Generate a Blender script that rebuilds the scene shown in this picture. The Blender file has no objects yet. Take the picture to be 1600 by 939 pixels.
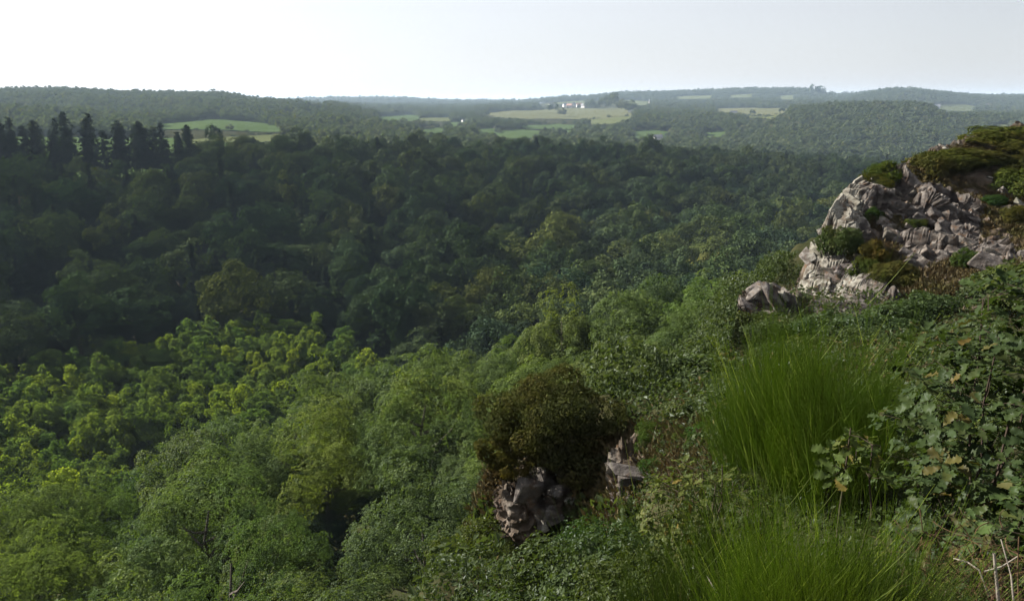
import bpy, bmesh, math
import numpy as np
from mathutils import Vector, Matrix, Quaternion

SC = bpy.context.scene
COL = SC.collection
rad = math.radians

# ------------------------------------------------------------------ camera, sky, sun, exposure
PITCH = 13.2                       # degrees below the horizon
FPX = 1331.0                       # focal length in photograph pixels (1600 wide)
cam_d = bpy.data.cameras.new('camera')
cam_d.sensor_width = 36.0
cam_d.lens = 36.0 * FPX / 1600.0
cam_d.clip_start = 0.05
cam_d.clip_end = 60000
cam = bpy.data.objects.new('camera', cam_d)
cam.location = (0, 0, 0)
cam.rotation_euler = (rad(90 - PITCH), 0, 0)
COL.objects.link(cam)
SC.camera = cam

SUN_AZ = -64.0                     # degrees from the view direction, negative = to the left
SUN_EL = 29.0
sdir = Vector((math.sin(rad(SUN_AZ)) * math.cos(rad(SUN_EL)), math.cos(rad(SUN_AZ)) * math.cos(rad(SUN_EL)), math.sin(rad(SUN_EL))))
w = bpy.data.worlds.new('World'); SC.world = w; w.use_nodes = True
nt = w.node_tree
bg = nt.nodes['Background']
sky = nt.nodes.new('ShaderNodeTexSky'); sky.sky_type = 'NISHITA'; sky.sun_disc = False
sky.sun_elevation = rad(SUN_EL); sky.sun_rotation = rad(SUN_AZ)
sky.air_density = 1.0; sky.dust_density = 0.8; sky.ozone_density = 1.6; sky.altitude = 0
# thin high cloud over the whole sky, brighter round the sun
veil = nt.nodes.new('ShaderNodeMix'); veil.data_type = 'RGBA'; veil.inputs[0].default_value = .80
tcw = nt.nodes.new('ShaderNodeTexCoord'); dt = nt.nodes.new('ShaderNodeVectorMath'); dt.operation = 'DOT_PRODUCT'; dt.inputs[1].default_value = sdir; nt.links.new(tcw.outputs['Generated'], dt.inputs[0])
gl_ = nt.nodes.new('ShaderNodeMapRange'); gl_.inputs['From Min'].default_value = 0; gl_.inputs['From Max'].default_value = 1; gl_.inputs['To Min'].default_value = 1.0; gl_.inputs['To Max'].default_value = 1.75; nt.links.new(dt.outputs['Value'], gl_.inputs['Value'])
nzw = nt.nodes.new('ShaderNodeTexNoise'); nzw.inputs['Scale'].default_value = 2.2; nzw.inputs['Detail'].default_value = 5; mpw = nt.nodes.new('ShaderNodeMapping'); mpw.inputs['Scale'].default_value = (1, 1, 4); nt.links.new(tcw.outputs['Generated'], mpw.inputs[0]); nt.links.new(mpw.outputs[0], nzw.inputs['Vector'])
nm = nt.nodes.new('ShaderNodeMapRange'); nm.inputs['To Min'].default_value = .93; nm.inputs['To Max'].default_value = 1.07; nt.links.new(nzw.outputs[0], nm.inputs['Value'])
mm_ = nt.nodes.new('ShaderNodeMath'); mm_.operation = 'MULTIPLY'; nt.links.new(gl_.outputs[0], mm_.inputs[0]); nt.links.new(nm.outputs[0], mm_.inputs[1])
vs_ = nt.nodes.new('ShaderNodeVectorMath'); vs_.operation = 'SCALE'; vs_.inputs[0].default_value = (4.0, 4.0, 4.22); nt.links.new(mm_.outputs[0], vs_.inputs['Scale'])
nt.links.new(sky.outputs[0], veil.inputs[6]); nt.links.new(vs_.outputs[0], veil.inputs[7]); nt.links.new(veil.outputs[2], bg.inputs[0]); bg.inputs[1].default_value = 0.056
sl = bpy.data.lights.new('sun', 'SUN'); sl.energy = 4.9; sl.angle = rad(0.55); sl.color = (1.0, 0.94, 0.85)
so = bpy.data.objects.new('sun', sl); so.rotation_euler = sdir.to_track_quat('Z', 'Y').to_euler(); COL.objects.link(so)
SC.view_settings.view_transform = 'Standard'; SC.view_settings.look = 'None'
SC.view_settings.gamma = 1.0; SC.view_settings.exposure = 1.6; SC.view_settings.use_curve_mapping = False
SC.cycles.max_bounces = 6; SC.cycles.diffuse_bounces = 2; SC.cycles.glossy_bounces = 2
SC.cycles.transmission_bounces = 3; SC.cycles.volume_bounces = 1; SC.cycles.transparent_max_bounces = 4
SC.cycles.use_denoising = True; SC.cycles.denoising_input_passes = 'RGB'; SC.cycles.use_adaptive_sampling = False

# ------------------------------------------------------------------ small helpers
CP, SP = math.cos(rad(PITCH)), math.sin(rad(PITCH))
def proj(p):
    """world points (N,3) -> px, py, depth in the 1600x939 photograph"""
    p = np.asarray(p, float)
    d = p[..., 1] * CP - p[..., 2] * SP
    u = p[..., 1] * SP + p[..., 2] * CP
    ds = np.where(d > .05, d, .05)
    return 800 + FPX * p[..., 0] / ds, 469.5 - FPX * u / ds, d
def ray(px, py):
    a = (np.asarray(px, float) - 800) / FPX; b = (469.5 - np.asarray(py, float)) / FPX
    return np.stack([a, CP + b * SP, -SP + b * CP], -1)
def at(px, py, Y):
    r = ray(px, py); return r * (np.asarray(Y, float) / r[..., 1])[..., None]
def sstep(a, b, x):
    t = np.clip((x - a) / (b - a), 0, 1); return t * t * (3 - 2 * t)
def unit(v):
    return v / np.maximum(np.linalg.norm(v, axis=-1, keepdims=True), 1e-9)
def hsh(ix, iy, s):
    v = np.sin(ix * 127.1 + iy * 311.7 + s * 74.7) * 43758.5453
    return v - np.floor(v)
def vnoise(x, y, s=0):
    ix, iy = np.floor(x), np.floor(y); fx, fy = x - ix, y - iy
    fx = fx * fx * (3 - 2 * fx); fy = fy * fy * (3 - 2 * fy)
    a, b, c, d = hsh(ix, iy, s), hsh(ix + 1, iy, s), hsh(ix, iy + 1, s), hsh(ix + 1, iy + 1, s)
    return (a + (b - a) * fx) * (1 - fy) + (c + (d - c) * fx) * fy
def fbm(x, y, s=0, o=4):
    r, a, t = 0, .5, 0
    for k in range(o):
        r = r + a * vnoise(x, y, s + k); t += a; a *= .5; x = x * 2.03; y = y * 2.03
    return r / t
def inpoly(px, py, poly):
    px = np.asarray(px, float); py = np.asarray(py, float); r = np.zeros(px.shape, bool); n = len(poly)
    for i in range(n):
        x1, y1 = poly[i]; x2, y2 = poly[(i + 1) % n]
        if y1 == y2: continue
        c = ((y1 > py) != (y2 > py)) & (px < (x2 - x1) * (py - y1) / (y2 - y1) + x1)
        r ^= c
    return r
def segdist(x, y, poly, closed=False):
    d = np.full(np.shape(x), 1e9); n = len(poly)
    for i in range(n if closed else n - 1):
        x1, y1 = poly[i]; x2, y2 = poly[(i + 1) % n]
        L = (x2 - x1) ** 2 + (y2 - y1) ** 2
        t = np.clip(((x - x1) * (x2 - x1) + (y - y1) * (y2 - y1)) / L, 0, 1)
        d = np.minimum(d, np.hypot(x - x1 - t * (x2 - x1), y - y1 - t * (y2 - y1)))
    return d

class MB:
    """collects vertices and faces, builds ONE mesh"""
    def __init__(s): s.v, s.f, s.t, s.m, s.n = [], {3: [], 4: []}, [], {3: [], 4: []}, 0
    def add(s, v, f, tone=1.0, mi=0):
        v = np.asarray(v, np.float32).reshape(-1, 3); f = np.asarray(f, np.int32)
        s.v.append(v); s.t.append(np.broadcast_to(np.asarray(tone, np.float32), (len(v),)))
        k = f.shape[1]; s.f[k].append(f + s.n); s.m[k].append(np.full(len(f), mi, np.int32)); s.n += len(v); return s
    def mesh(s, name, mats, smooth=False):
        me = bpy.data.meshes.new(name)
        v = np.concatenate(s.v); t = np.concatenate(s.t)
        q = np.concatenate(s.f[4]) if s.f[4] else np.zeros((0, 4), np.int32)
        r = np.concatenate(s.f[3]) if s.f[3] else np.zeros((0, 3), np.int32)
        mi = np.concatenate(s.m[4] + s.m[3])
        loops = np.concatenate([q.ravel(), r.ravel()]).astype(np.int32)
        me.vertices.add(len(v)); me.vertices.foreach_set('co', v.ravel())
        me.loops.add(len(loops)); me.loops.foreach_set('vertex_index', loops)
        st = np.concatenate([np.arange(len(q)) * 4, len(q) * 4 + np.arange(len(r)) * 3]).astype(np.int32)
        me.polygons.add(len(st)); me.polygons.foreach_set('loop_start', st)
        me.polygons.foreach_set('material_index', mi)
        me.polygons.foreach_set('use_smooth', np.full(len(st), smooth))
        at_ = me.attributes.new('tone', 'FLOAT', 'POINT'); at_.data.foreach_set('value', t)
        for m in mats: me.materials.append(m)
        me.update(calc_edges=True)
        return me

def leaf_quads(P, N, size, rng, aspect=.6, fold=.2, T=None):
    """rhombic leaves: centres P, normals N, lengths size"""
    n = len(P); size = np.broadcast_to(size, (n,))[:, None]
    if T is None: T = rng.normal(size=(n, 3))
    T = T - N * (T * N).sum(1, keepdims=True); T = unit(T); B = np.cross(N, T)
    lift = N * size * fold * aspect
    v = np.stack([P - T * size * .5, P + B * size * aspect * .5 + lift + T * size * .06, P + T * size * .5, P - B * size * aspect * .5 + lift + T * size * .06], 1)
    f = np.arange(n * 4).reshape(n, 4)
    return v.reshape(-1, 3), f
def tubes(paths, radii, sides=3):
    """paths (m,n,3), radii (m,n) -> verts, quads"""
    paths = np.asarray(paths, float); m, n, _ = paths.shape
    tg = np.gradient(paths, axis=1); tg = unit(tg)
    ref = np.where(np.abs(tg[..., 2:3]) > .9, np.array([1., 0, 0]), np.array([0, 0, 1.]))
    a = unit(np.cross(tg, ref)); b = np.cross(tg, a)
    ang = np.arange(sides) * 2 * math.pi / sides
    v = paths[:, :, None] + radii[:, :, None, None] * (a[:, :, None] * np.cos(ang)[:, None] + b[:, :, None] * np.sin(ang)[:, None])
    i = np.arange(m)[:, None, None]; j = np.arange(n - 1)[None, :, None]; k = np.arange(sides)[None, None, :]; k2 = (k + 1) % sides
    base = i * n * sides
    f = np.stack(np.broadcast_arrays(base + j * sides + k, base + j * sides + k2, base + (j + 1) * sides + k2, base + (j + 1) * sides + k), -1)
    return v.reshape(-1, 3), f.reshape(-1, 4)

def obj(name, mesh, parent=None, loc=None, rotz=0, scale=None, color=None, kind=None):
    o = bpy.data.objects.new(name, mesh); COL.objects.link(o)
    if parent: o.parent = parent
    if loc is not None: o.location = [float(c) for c in loc]
    if rotz: o.rotation_euler = (0, 0, rotz)
    if scale is not None: o.scale = scale if hasattr(scale, '__len__') else (scale,) * 3
    if color is not None: o.color = (*color[:3], 1)
    if kind: o['kind'] = kind
    return o
def tag(o, label, cat, group=None):
    o['label'] = label; o['category'] = cat
    if group: o['group'] = group
    return o

# ------------------------------------------------------------------ materials
def newmat(name):
    m = bpy.data.materials.new(name); m.use_nodes = True
    N = m.node_tree.nodes; L = m.node_tree.links
    for n in list(N): N.remove(n)
    out = N.new('ShaderNodeOutputMaterial')
    return m, N, L, out
def ramp_node(N, cols, interp='LINEAR'):
    r = N.new('ShaderNodeValToRGB'); r.color_ramp.interpolation = interp
    e = r.color_ramp.elements
    while len(e) < len(cols): e.new(.5)
    for i, c in enumerate(cols):
        pos, c = (c if isinstance(c[0], float) and len(c) == 2 else (i / max(1, len(cols) - 1), c))
        e[i].position = pos; e[i].color = (*c, 1)
    return r
def mul(N, L, a, b, f=1.0):
    m = N.new('ShaderNodeMix'); m.data_type = 'RGBA'; m.blend_type = 'MULTIPLY'; m.inputs[0].default_value = f
    L.new(a, m.inputs[6]); L.new(b, m.inputs[7]); return m.outputs[2]
def leaf_mat(name, cols, trans=.35, spec=0.0, rough=.5, tcol=(1.25, 1.35, .55), patch=None):
    """leaf surface: colour per plant (random), per object (object colour), per leaf (tone)"""
    m, N, L, out = newmat(name)
    oi = N.new('ShaderNodeObjectInfo'); r = ramp_node(N, [tuple(.70 * q for q in c_) for c_ in cols]); L.new(oi.outputs['Random'], r.inputs[0])
    c = mul(N, L, r.outputs[0], oi.outputs['Color'])
    ta = N.new('ShaderNodeAttribute'); ta.attribute_name = 'tone'
    tr = ramp_node(N, [(.55, .62, .62), (1.0, 1.0, 1.0), (1.5, 1.38, 1.1)]); L.new(ta.outputs['Fac'], tr.inputs[0])
    c = mul(N, L, c, tr.outputs[0])
    if patch:
        g = N.new('ShaderNodeNewGeometry'); nz = N.new('ShaderNodeTexNoise'); nz.inputs['Scale'].default_value = patch[0]; nz.inputs['Detail'].default_value = 2
        L.new(g.outputs['Position'], nz.inputs['Vector']); pr = ramp_node(N, [(.3, (1, 1, 1)), (.5, patch[1]), (.7, patch[2])]); L.new(nz.outputs[0], pr.inputs[0])
        c = mul(N, L, c, pr.outputs[0])
    d = N.new('ShaderNodeBsdfDiffuse'); L.new(c, d.inputs[0])
    t = N.new('ShaderNodeBsdfTranslucent')
    tc = N.new('ShaderNodeRGB'); tc.outputs[0].default_value = (*tcol, 1)
    L.new(mul(N, L, c, tc.outputs[0]), t.inputs[0])
    mx = N.new('ShaderNodeMixShader'); mx.inputs[0].default_value = trans; L.new(d.outputs[0], mx.inputs[1]); L.new(t.outputs[0], mx.inputs[2])
    res = mx.outputs[0]
    if spec:
        gl = N.new('ShaderNodeBsdfGlossy'); gl.inputs['Roughness'].default_value = rough; gl.inputs[0].default_value = (.9, .95, 1, 1)
        fr = N.new('ShaderNodeLayerWeight'); fr.inputs[0].default_value = .5
        fp = N.new('ShaderNodeMath'); fp.operation = 'POWER'; fp.inputs[1].default_value = 3.0; L.new(fr.outputs['Facing'], fp.inputs[0])
        fm = N.new('ShaderNodeMath'); fm.operation = 'MULTIPLY_ADD'; fm.inputs[1].default_value = spec * .5; fm.inputs[2].default_value = spec * .06; L.new(fp.outputs[0], fm.inputs[0])
        m2 = N.new('ShaderNodeMixShader'); L.new(fm.outputs[0], m2.inputs[0]); L.new(res, m2.inputs[1]); L.new(gl.outputs[0], m2.inputs[2]); res = m2.outputs[0]
    L.new(res, out.inputs[0]); return m
def bumpy(name, cols, scale, bump=.3, rough=.9, strata=None, spots=None, obj_color=False, detail=8, world=True, dist=.1, spec=.15, crack=None):
    m, N, L, out = newmat(name)
    b = N.new('ShaderNodeBsdfPrincipled'); b.inputs['Roughness'].default_value = rough; b.inputs['Specular IOR Level'].default_value = spec
    if world: g = N.new('ShaderNodeNewGeometry'); vec = g.outputs['Position']
    else: g = N.new('ShaderNodeTexCoord'); vec = g.outputs['Object']
    nz = N.new('ShaderNodeTexNoise'); nz.inputs['Scale'].default_value = scale; nz.inputs['Detail'].default_value = detail; nz.inputs['Roughness'].default_value = .62
    L.new(vec, nz.inputs['Vector']); r = ramp_node(N, cols); L.new(nz.outputs[0], r.inputs[0]); c = r.outputs[0]
    hgt = nz.outputs[0]
    if strata:
        mp = N.new('ShaderNodeMapping'); mp.inputs['Rotation'].default_value = (rad(25), rad(-32), rad(20)); mp.inputs['Scale'].default_value = strata[0]
        L.new(vec, mp.inputs[0]); n2 = N.new('ShaderNodeTexNoise'); n2.inputs['Scale'].default_value = 1; n2.inputs['Detail'].default_value = 6; L.new(mp.outputs[0], n2.inputs['Vector'])
        r2 = ramp_node(N, [(.38, strata[1]), (.5, (1, 1, 1)), (.62, strata[2])]); L.new(n2.outputs[0], r2.inputs[0]); c = mul(N, L, c, r2.outputs[0])
        ad = N.new('ShaderNodeMath'); ad.operation = 'ADD'; L.new(hgt, ad.inputs[0]); L.new(n2.outputs[0], ad.inputs[1]); hgt = ad.outputs[0]
    if spots:
        n3 = N.new('ShaderNodeTexNoise'); n3.inputs['Scale'].default_value = spots[0]; n3.inputs['Detail'].default_value = 5; n3.inputs['Roughness'].default_value = .7; L.new(vec, n3.inputs['Vector'])
        r3 = ramp_node(N, [(spots[1], (0, 0, 0)), (spots[1] + .06, (1, 1, 1))]); L.new(n3.outputs[0], r3.inputs[0])
        mm = N.new('ShaderNodeMix'); mm.data_type = 'RGBA'; L.new(r3.outputs[0], mm.inputs[0]); L.new(c, mm.inputs[6]); mm.inputs[7].default_value = (*spots[2], 1); c = mm.outputs[2]
    if crack:   # soil and lichen gathered in the joints
        ca = N.new('ShaderNodeAttribute'); ca.attribute_name = 'tone'; cr_ = ramp_node(N, [(.0, crack), (.75, (1, 1, 1)), (1.0, (1, 1, 1))]); L.new(ca.outputs['Fac'], cr_.inputs[0]); c = mul(N, L, c, cr_.outputs[0])
    if obj_color:
        oi = N.new('ShaderNodeObjectInfo'); c = mul(N, L, c, oi.outputs['Color'])
    L.new(c, b.inputs['Base Color'])
    bp = N.new('ShaderNodeBump'); bp.inputs['Strength'].default_value = bump; bp.inputs['Distance'].default_value = dist; L.new(hgt, bp.inputs['Height']); L.new(bp.outputs[0], b.inputs['Normal'])
    L.new(b.outputs[0], out.inputs[0]); return m
def plain(name, col, rough=.7):
    m, N, L, out = newmat(name); b = N.new('ShaderNodeBsdfPrincipled'); b.inputs['Base Color'].default_value = (*col, 1); b.inputs['Roughness'].default_value = rough
    nz = N.new('ShaderNodeTexNoise'); nz.inputs['Scale'].default_value = 1.3; tc = N.new('ShaderNodeTexCoord'); L.new(tc.outputs['Object'], nz.inputs['Vector'])
    r = ramp_node(N, [(.3, tuple(x * .82 for x in col)), (.7, tuple(min(1, x * 1.08) for x in col))]); L.new(nz.outputs[0], r.inputs[0]); L.new(r.outputs[0], b.inputs['Base Color'])
    L.new(b.outputs[0], out.inputs[0]); return m

M = {}
M['near'] = leaf_mat('slope_leaves', [(.092, .142, .050), (.112, .158, .054), (.126, .166, .052), (.098, .138, .062), (.118, .148, .056)], .34, .03, .42)
M['young'] = leaf_mat('young_leaves', [(.106, .158, .044), (.128, .178, .044), (.108, .158, .052), (.140, .186, .046)], .44)
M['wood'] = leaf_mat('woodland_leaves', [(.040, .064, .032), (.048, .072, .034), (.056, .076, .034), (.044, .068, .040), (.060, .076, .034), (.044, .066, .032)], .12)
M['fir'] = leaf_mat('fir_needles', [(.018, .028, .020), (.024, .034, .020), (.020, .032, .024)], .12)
M['far'] = leaf_mat('hazed_far_leaves', [(.078, .104, .062), (.094, .122, .068), (.106, .128, .070), (.080, .108, .072), (.116, .126, .074)], .25)  # paleness of distance haze and sunlit tops put into the leaf colour
M['gorse'] = leaf_mat('gorse_sprays', [(.056, .066, .026), (.064, .070, .028), (.050, .064, .027)], .25, patch=(1.1, (1.0, .95, .85), (1.1, .86, .72)))
M['scrub'] = leaf_mat('scrub_leaves', [(.060, .088, .028), (.068, .092, .034), (.056, .080, .030)], .32, .08, .4)
M['broom'] = leaf_mat('broom_stems', [(.145, .190, .036), (.165, .205, .038), (.130, .175, .036)], .42, .08, .45, tcol=(1.1, 1.3, .5))
M['oak'] = leaf_mat('oak_leaves', [(.050, .078, .026), (.058, .084, .028), (.046, .070, .026), (.066, .080, .026)], .30, .045, .42)
M['heather'] = leaf_mat('heather_sprigs', [(.098, .074, .046), (.092, .076, .044), (.110, .080, .050)], .15, tcol=(1.2, 1.0, .7), patch=(.9, (.9, 1.0, .8), (.75, .95, .6)))
M['bracken'] = leaf_mat('dead_bracken', [(.085, .054, .032), (.13, .085, .052), (.065, .042, .026)], .1, tcol=(1.2, 1, .7))
M['bark'] = bumpy('bark', [(.045, .038, .030), (.09, .08, .066)], 9, .4, .95, world=False)
M['twig'] = bumpy('twig_bark', [(.028, .020, .015), (.052, .038, .028)], 30, .2, .9, world=False)
M['deadwood'] = bumpy('dead_wood', [(.13, .112, .09), (.24, .21, .175)], 30, .2, .9, world=False)
RK = ([(.3, (.034, .030, .027)), (.45, (.064, .056, .050)), (.56, (.094, .085, .077)), (.72, (.155, .144, .13))], 3.2, .8, .95, ((2.2, 2.2, 7.0), (.45, .42, .41), (1.3, 1.27, 1.22)), (3.5, .56, (.075, .050, .034)))
PK = ([(.3, (.088, .080, .068)), (.5, (.15, .143, .122)), (.7, (.22, .212, .185))], 3.4, .8, .95, ((2.2, 2.2, 7.0), (.5, .46, .42), (1.18, 1.17, 1.14)), (4.5, .57, (.085, .062, .045)))
M['rock'] = bumpy('grey_rock', *RK, obj_color=True, dist=.08); M['pale'] = bumpy('pale_rock', *PK, obj_color=True, dist=.08)
M['cragrock'] = bumpy('crag_rock', *RK, dist=.05, crack=(.22, .18, .15)); M['cragpale'] = bumpy('crag_pale_rock', *PK, dist=.05, crack=(.28, .22, .18))
M['soil'] = bumpy('slope_soil', [(.35, (.018, .022, .010)), (.5, (.028, .030, .014)), (.65, (.040, .036, .018))], .35, .5, 1.0, spec=0)
M['crag'] = bumpy('crag_ground', [(.3, (.034, .026, .016)), (.45, (.062, .048, .034)), (.55, (.085, .070, .056)), (.68, (.13, .118, .10))], 1.6, 1.0, 1.0, ((.9, .9, 5.0), (.55, .5, .45), (1.15, 1.12, 1.1)), (2.6, .57, (.085, .050, .028)), dist=.12)
M['field'] = bumpy('field_grass', [(.35, (.85, .88, .85)), (.65, (1.1, 1.08, 1.05))], .02, .05, 1.0, obj_color=True, spec=0)
M['white'] = plain('white_render', (.60, .59, .57)); M['stonew'] = plain('stone_wall', (.36, .33, .29))
M['slate'] = plain('slate_roof', (.13, .135, .15)); M['tile'] = plain('rust_roof', (.26, .14, .10)); M['glass'] = plain('window_glass', (.04, .045, .05), .2)

# ------------------------------------------------------------------ terrain height
A = np.array([.774, .633]); NV = np.array([-.633, .774]); P0 = np.array([-100., 165.])
TPX = [-400, 0, 100, 200, 330, 420, 500, 600, 700, 800, 900, 1000, 1100, 1170, 1250, 1310, 1400, 1550, 2000]
TY = [600, 800, 950, 1150, 1500, 1900, 2500, 3300, 4200, 6000, 12000]
TZ = np.array([
 [-31, -30, -18, -25, 0, 14, 5, 0, -5, -20, -40], [-31, -29, -17, -25, 0, 13, 5, 0, -5, -20, -40], [-32, -29, -18, -25, -2, 12, 5, 0, -5, -20, -40],
 [-32, -30, -27, -26, -6, 8, 0, -5, -10, -22, -40], [-32, -29, -25, -23, -6, 6, -2, -5, -12, -22, -40], [-34, -31, -28, -26, -14, -10, -15, -22, -24, -26, -42],
 [-36, -34, -30, -26, -16, -14, -20, -24, -26, -8, -40], [-40, -38, -36, -35, -34, -34, -34, -32, -28, -4, -40], [-42, -42, -42, -42, -42, -40, -38, -34, -30, -24, -42],
 [-44, -46, -46, -46, -42, -38, -31, -28, -24, -30, -42], [-46, -48, -50, -50, -46, -40, -28, -16, 4, -10, -40], [-50, -52, -54, -52, -36, -32, -26, -14, 24, 0, -40],
 [-54, -56, -56, -54, -36, -32, -28, -12, 33, 0, -40], [-58, -58, -58, -52, -32, -30, -24, -10, 40, 0, -40], [-62, -62, -58, -44, -20, -26, -22, -8, 42, 0, -40],
 [-66, -68, -60, -44, -16, -24, -24, -6, 14, 0, -40], [-70, -70, -60, -44, -14, -24, -25, 30, 36, 0, -40], [-74, -72, -66, -54, -36, -40, -35, 0, 8, -10, -40],
 [-76, -74, -70, -60, -40, -40, -35, -5, 5, -10, -40]], float)
RIDGE = [(-1.2, -60), (-1.1, 0), (-.9, 4), (-.7, 10), (-.45, 15), (.1, 17.2), (2.6, 18.2), (4.6, 21), (7, 28), (8.2, 32.5), (10.4, 35.5), (13, 40), (16, 47), (22, 54), (70, 80), (400, 90), (400, -60)]
CR = []                             # crag control points (x,y,z)
for px, py, Y in [(1262, 430, 34.2), (1290, 352, 35.8), (1318, 312, 36.6), (1340, 297, 37.4), (1385, 272, 39.5), (1440, 240, 42), (1475, 226, 43), (1510, 218, 44), (1545, 208, 45), (1600, 192, 46), (1700, 172, 48),
                  (1278, 505, 32.3), (1330, 500, 31), (1390, 487, 30), (1480, 462, 29), (1600, 425, 28), (1760, 380, 27),
                  (1320, 420, 33.6), (1345, 350, 35.6), (1400, 410, 32.8), (1400, 330, 36.4), (1455, 385, 33.8), (1470, 330, 36.4), (1500, 270, 40.5), (1550, 300, 38.6), (1560, 380, 33.5), (1600, 300, 38.5), (1600, 250, 42), (1450, 290, 39)]:
    CR.append(at(px, py, Y))
CR = np.array(CR)
CPOLY = [tuple(CR[i][:2]) for i in (0, 1, 2, 3, 4, 5, 6, 7, 8, 9, 10, 16, 15, 14, 13, 12, 11)]
def _tps(r2): return np.where(r2 > 1e-12, r2 * np.log(r2 + 1e-12), 0)
_n = len(CR); _K = _tps(((CR[:, None, :2] - CR[None, :, :2]) ** 2).sum(-1)) + np.eye(_n) * 1.5
_Pm = np.c_[np.ones(_n), CR[:, :2]]
_S = np.linalg.solve(np.block([[_K, _Pm], [_Pm.T, np.zeros((3, 3))]]), np.r_[CR[:, 2], 0, 0, 0])
def cragz(x, y):
    z = _S[_n] + _S[_n + 1] * x + _S[_n + 2] * y
    for i in range(_n): z = z + _S[i] * _tps((x - CR[i, 0]) ** 2 + (y - CR[i, 1]) ** 2)
    ins = inpoly(x, y, CPOLY); d = segdist(x, y, CPOLY, True)
    back = sstep(-3, 3, (x - 11) * -.62 + (y - 34) * .78)   # beyond the crest the rock falls away
    return z - np.where(ins, 0, d * (0.8 + 2.4 * back))
def H(x, y, crag=True, off=.9):
    x = np.asarray(x, float); y = np.asarray(y, float)
    r = np.hypot(x, y)
    s = NV[0] * (x - P0[0]) + NV[1] * (y - P0[1]); t = A[0] * (x - P0[0]) + A[1] * (y - P0[1])
    F = -54 - .02 * np.clip(t, -150, 700) + 2.0 * (fbm(x / 40, y / 40, 3, 2) - .5)
    yy = np.maximum(y, -10)
    P = -17.4 + .35 * np.clip(x, -400, 45) - .17 * yy - .2 * np.maximum(0, yy - 80) + 2.2 * (fbm(x / 14, y / 14, 5, 3) - .5)
    Zp = np.interp(t, [28, 149, 332, 621, 900], [-32, -33.5, -41, -61, -73])
    F2 = F + (Zp - F) * sstep(5, 185, s)
    k = 4.0; h = np.clip(.5 + .5 * (P - F2) / k, 0, 1); Z = F2 * (1 - h) + P * h + k * h * (1 - h)
    wf = sstep(195, 330, s) * (y > 0) * (r > 60)
    Yt = np.maximum(y, .35 * r); q = 800 + 1367 * x / np.maximum(Yt, 1)
    gi = np.clip(np.interp(np.log(np.maximum(Yt, 1)), np.log(TY), np.arange(len(TY))), 0, len(TY) - 1.001)
    gj = np.clip(np.interp(q, TPX, np.arange(len(TPX))), 0, len(TPX) - 1.001)
    i0, j0 = gi.astype(int), gj.astype(int); fi, fj = gi - i0, gj - j0
    fi = fi * fi * (3 - 2 * fi); fj = fj * fj * (3 - 2 * fj)
    T = (TZ[j0, i0] * (1 - fi) + TZ[j0, i0 + 1] * fi) * (1 - fj) + (TZ[j0 + 1, i0] * (1 - fi) + TZ[j0 + 1, i0 + 1] * fi) * fj
    T = T + (fbm(x / 160, y / 160, 9, 3) - .5) * np.clip(r / 250, 0, 9)
    Z = Z * (1 - wf) + T * wf
    nr = r < 140
    if np.any(nr):
        xn, yn = x[nr], y[nr]
        d = segdist(xn, yn, RIDGE, True) * np.where(inpoly(xn, yn, RIDGE), 1, -1)
        R = -1.62 - .28 * np.clip(yn, 0, 25) - .05 * np.clip(yn - 25, 0, 60) - .03 * np.clip(-yn, 0, 50) + .12 * np.clip(xn, -5, 30)
        R = R - 1.25 * np.exp(-((xn - .2) / 1.9) ** 2) * sstep(3.2, 5.5, yn) * (1 - sstep(15, 18, yn))
        R = R - 1.3 * np.exp(-((xn - 1.5) / .75) ** 2 - ((yn - 10.4) / 1.7) ** 2)
        R = R - 3.3 * np.exp(-(np.maximum(xn - .2, 0) / 1.6) ** 2 - ((yn - 13.3) / 2.6) ** 2) + .25 * (fbm(xn / 1.7, yn / 1.7, 7, 4) - .5) * np.clip(yn / 4, .3, 2)
        zz = Z[nr]; zz = zz + (R - zz) * sstep(-3.6, 0, d)
        if crag:
            c = (np.abs(xn - 22) < 16) & (np.abs(yn - 38) < 16)
            if np.any(c): zc = zz[c]; zz[c] = np.maximum(zc, cragz(xn[c], yn[c]) - off)
        Z = Z.copy(); Z[nr] = zz
    return Z
TS = np.geomspace(1.2, 13000, 900)
def hit(px, py, off=0.0, tmin=1.2, extra=0.0):
    """where pixels' rays meet the ground (+extra height); (N,3)"""
    px = np.atleast_1d(np.asarray(px, float)); py = np.atleast_1d(np.asarray(py, float)); r = ray(px, py); n = len(px)
    res = np.full(n, np.nan); prev = np.full(n, 1e3); tp = np.full(n, tmin); live = np.arange(n)
    for t in TS[TS > tmin]:
        q = r[live] * t; g = q[:, 2] - H(q[:, 0], q[:, 1], off=off) - extra
        hh = g <= 0
        if hh.any():
            a = prev[live]; tt = tp[live] + (t - tp[live]) * np.clip(a / np.maximum(a - g, 1e-9), 0, 1)
            res[live[hh]] = tt[hh]
        prev[live] = g; tp[live] = t; live = live[~hh]
        if not len(live): break
    return r * res[:, None]
GX, GY = np.meshgrid(np.arange(4, 1600, 10.), np.arange(140, 939, 10.))
_g = hit(GX.ravel(), GY.ravel()); GD = np.nan_to_num(proj(_g)[2], nan=1e6).reshape(GX.shape)
def gdepth(px, py):
    j = np.clip(np.round((px - 4) / 10).astype(int), 0, GX.shape[1] - 1); i = np.clip(np.round((py - 140) / 10).astype(int), 0, GX.shape[0] - 1)
    return np.where(py < 140, 1e6, GD[i, j])

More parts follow.
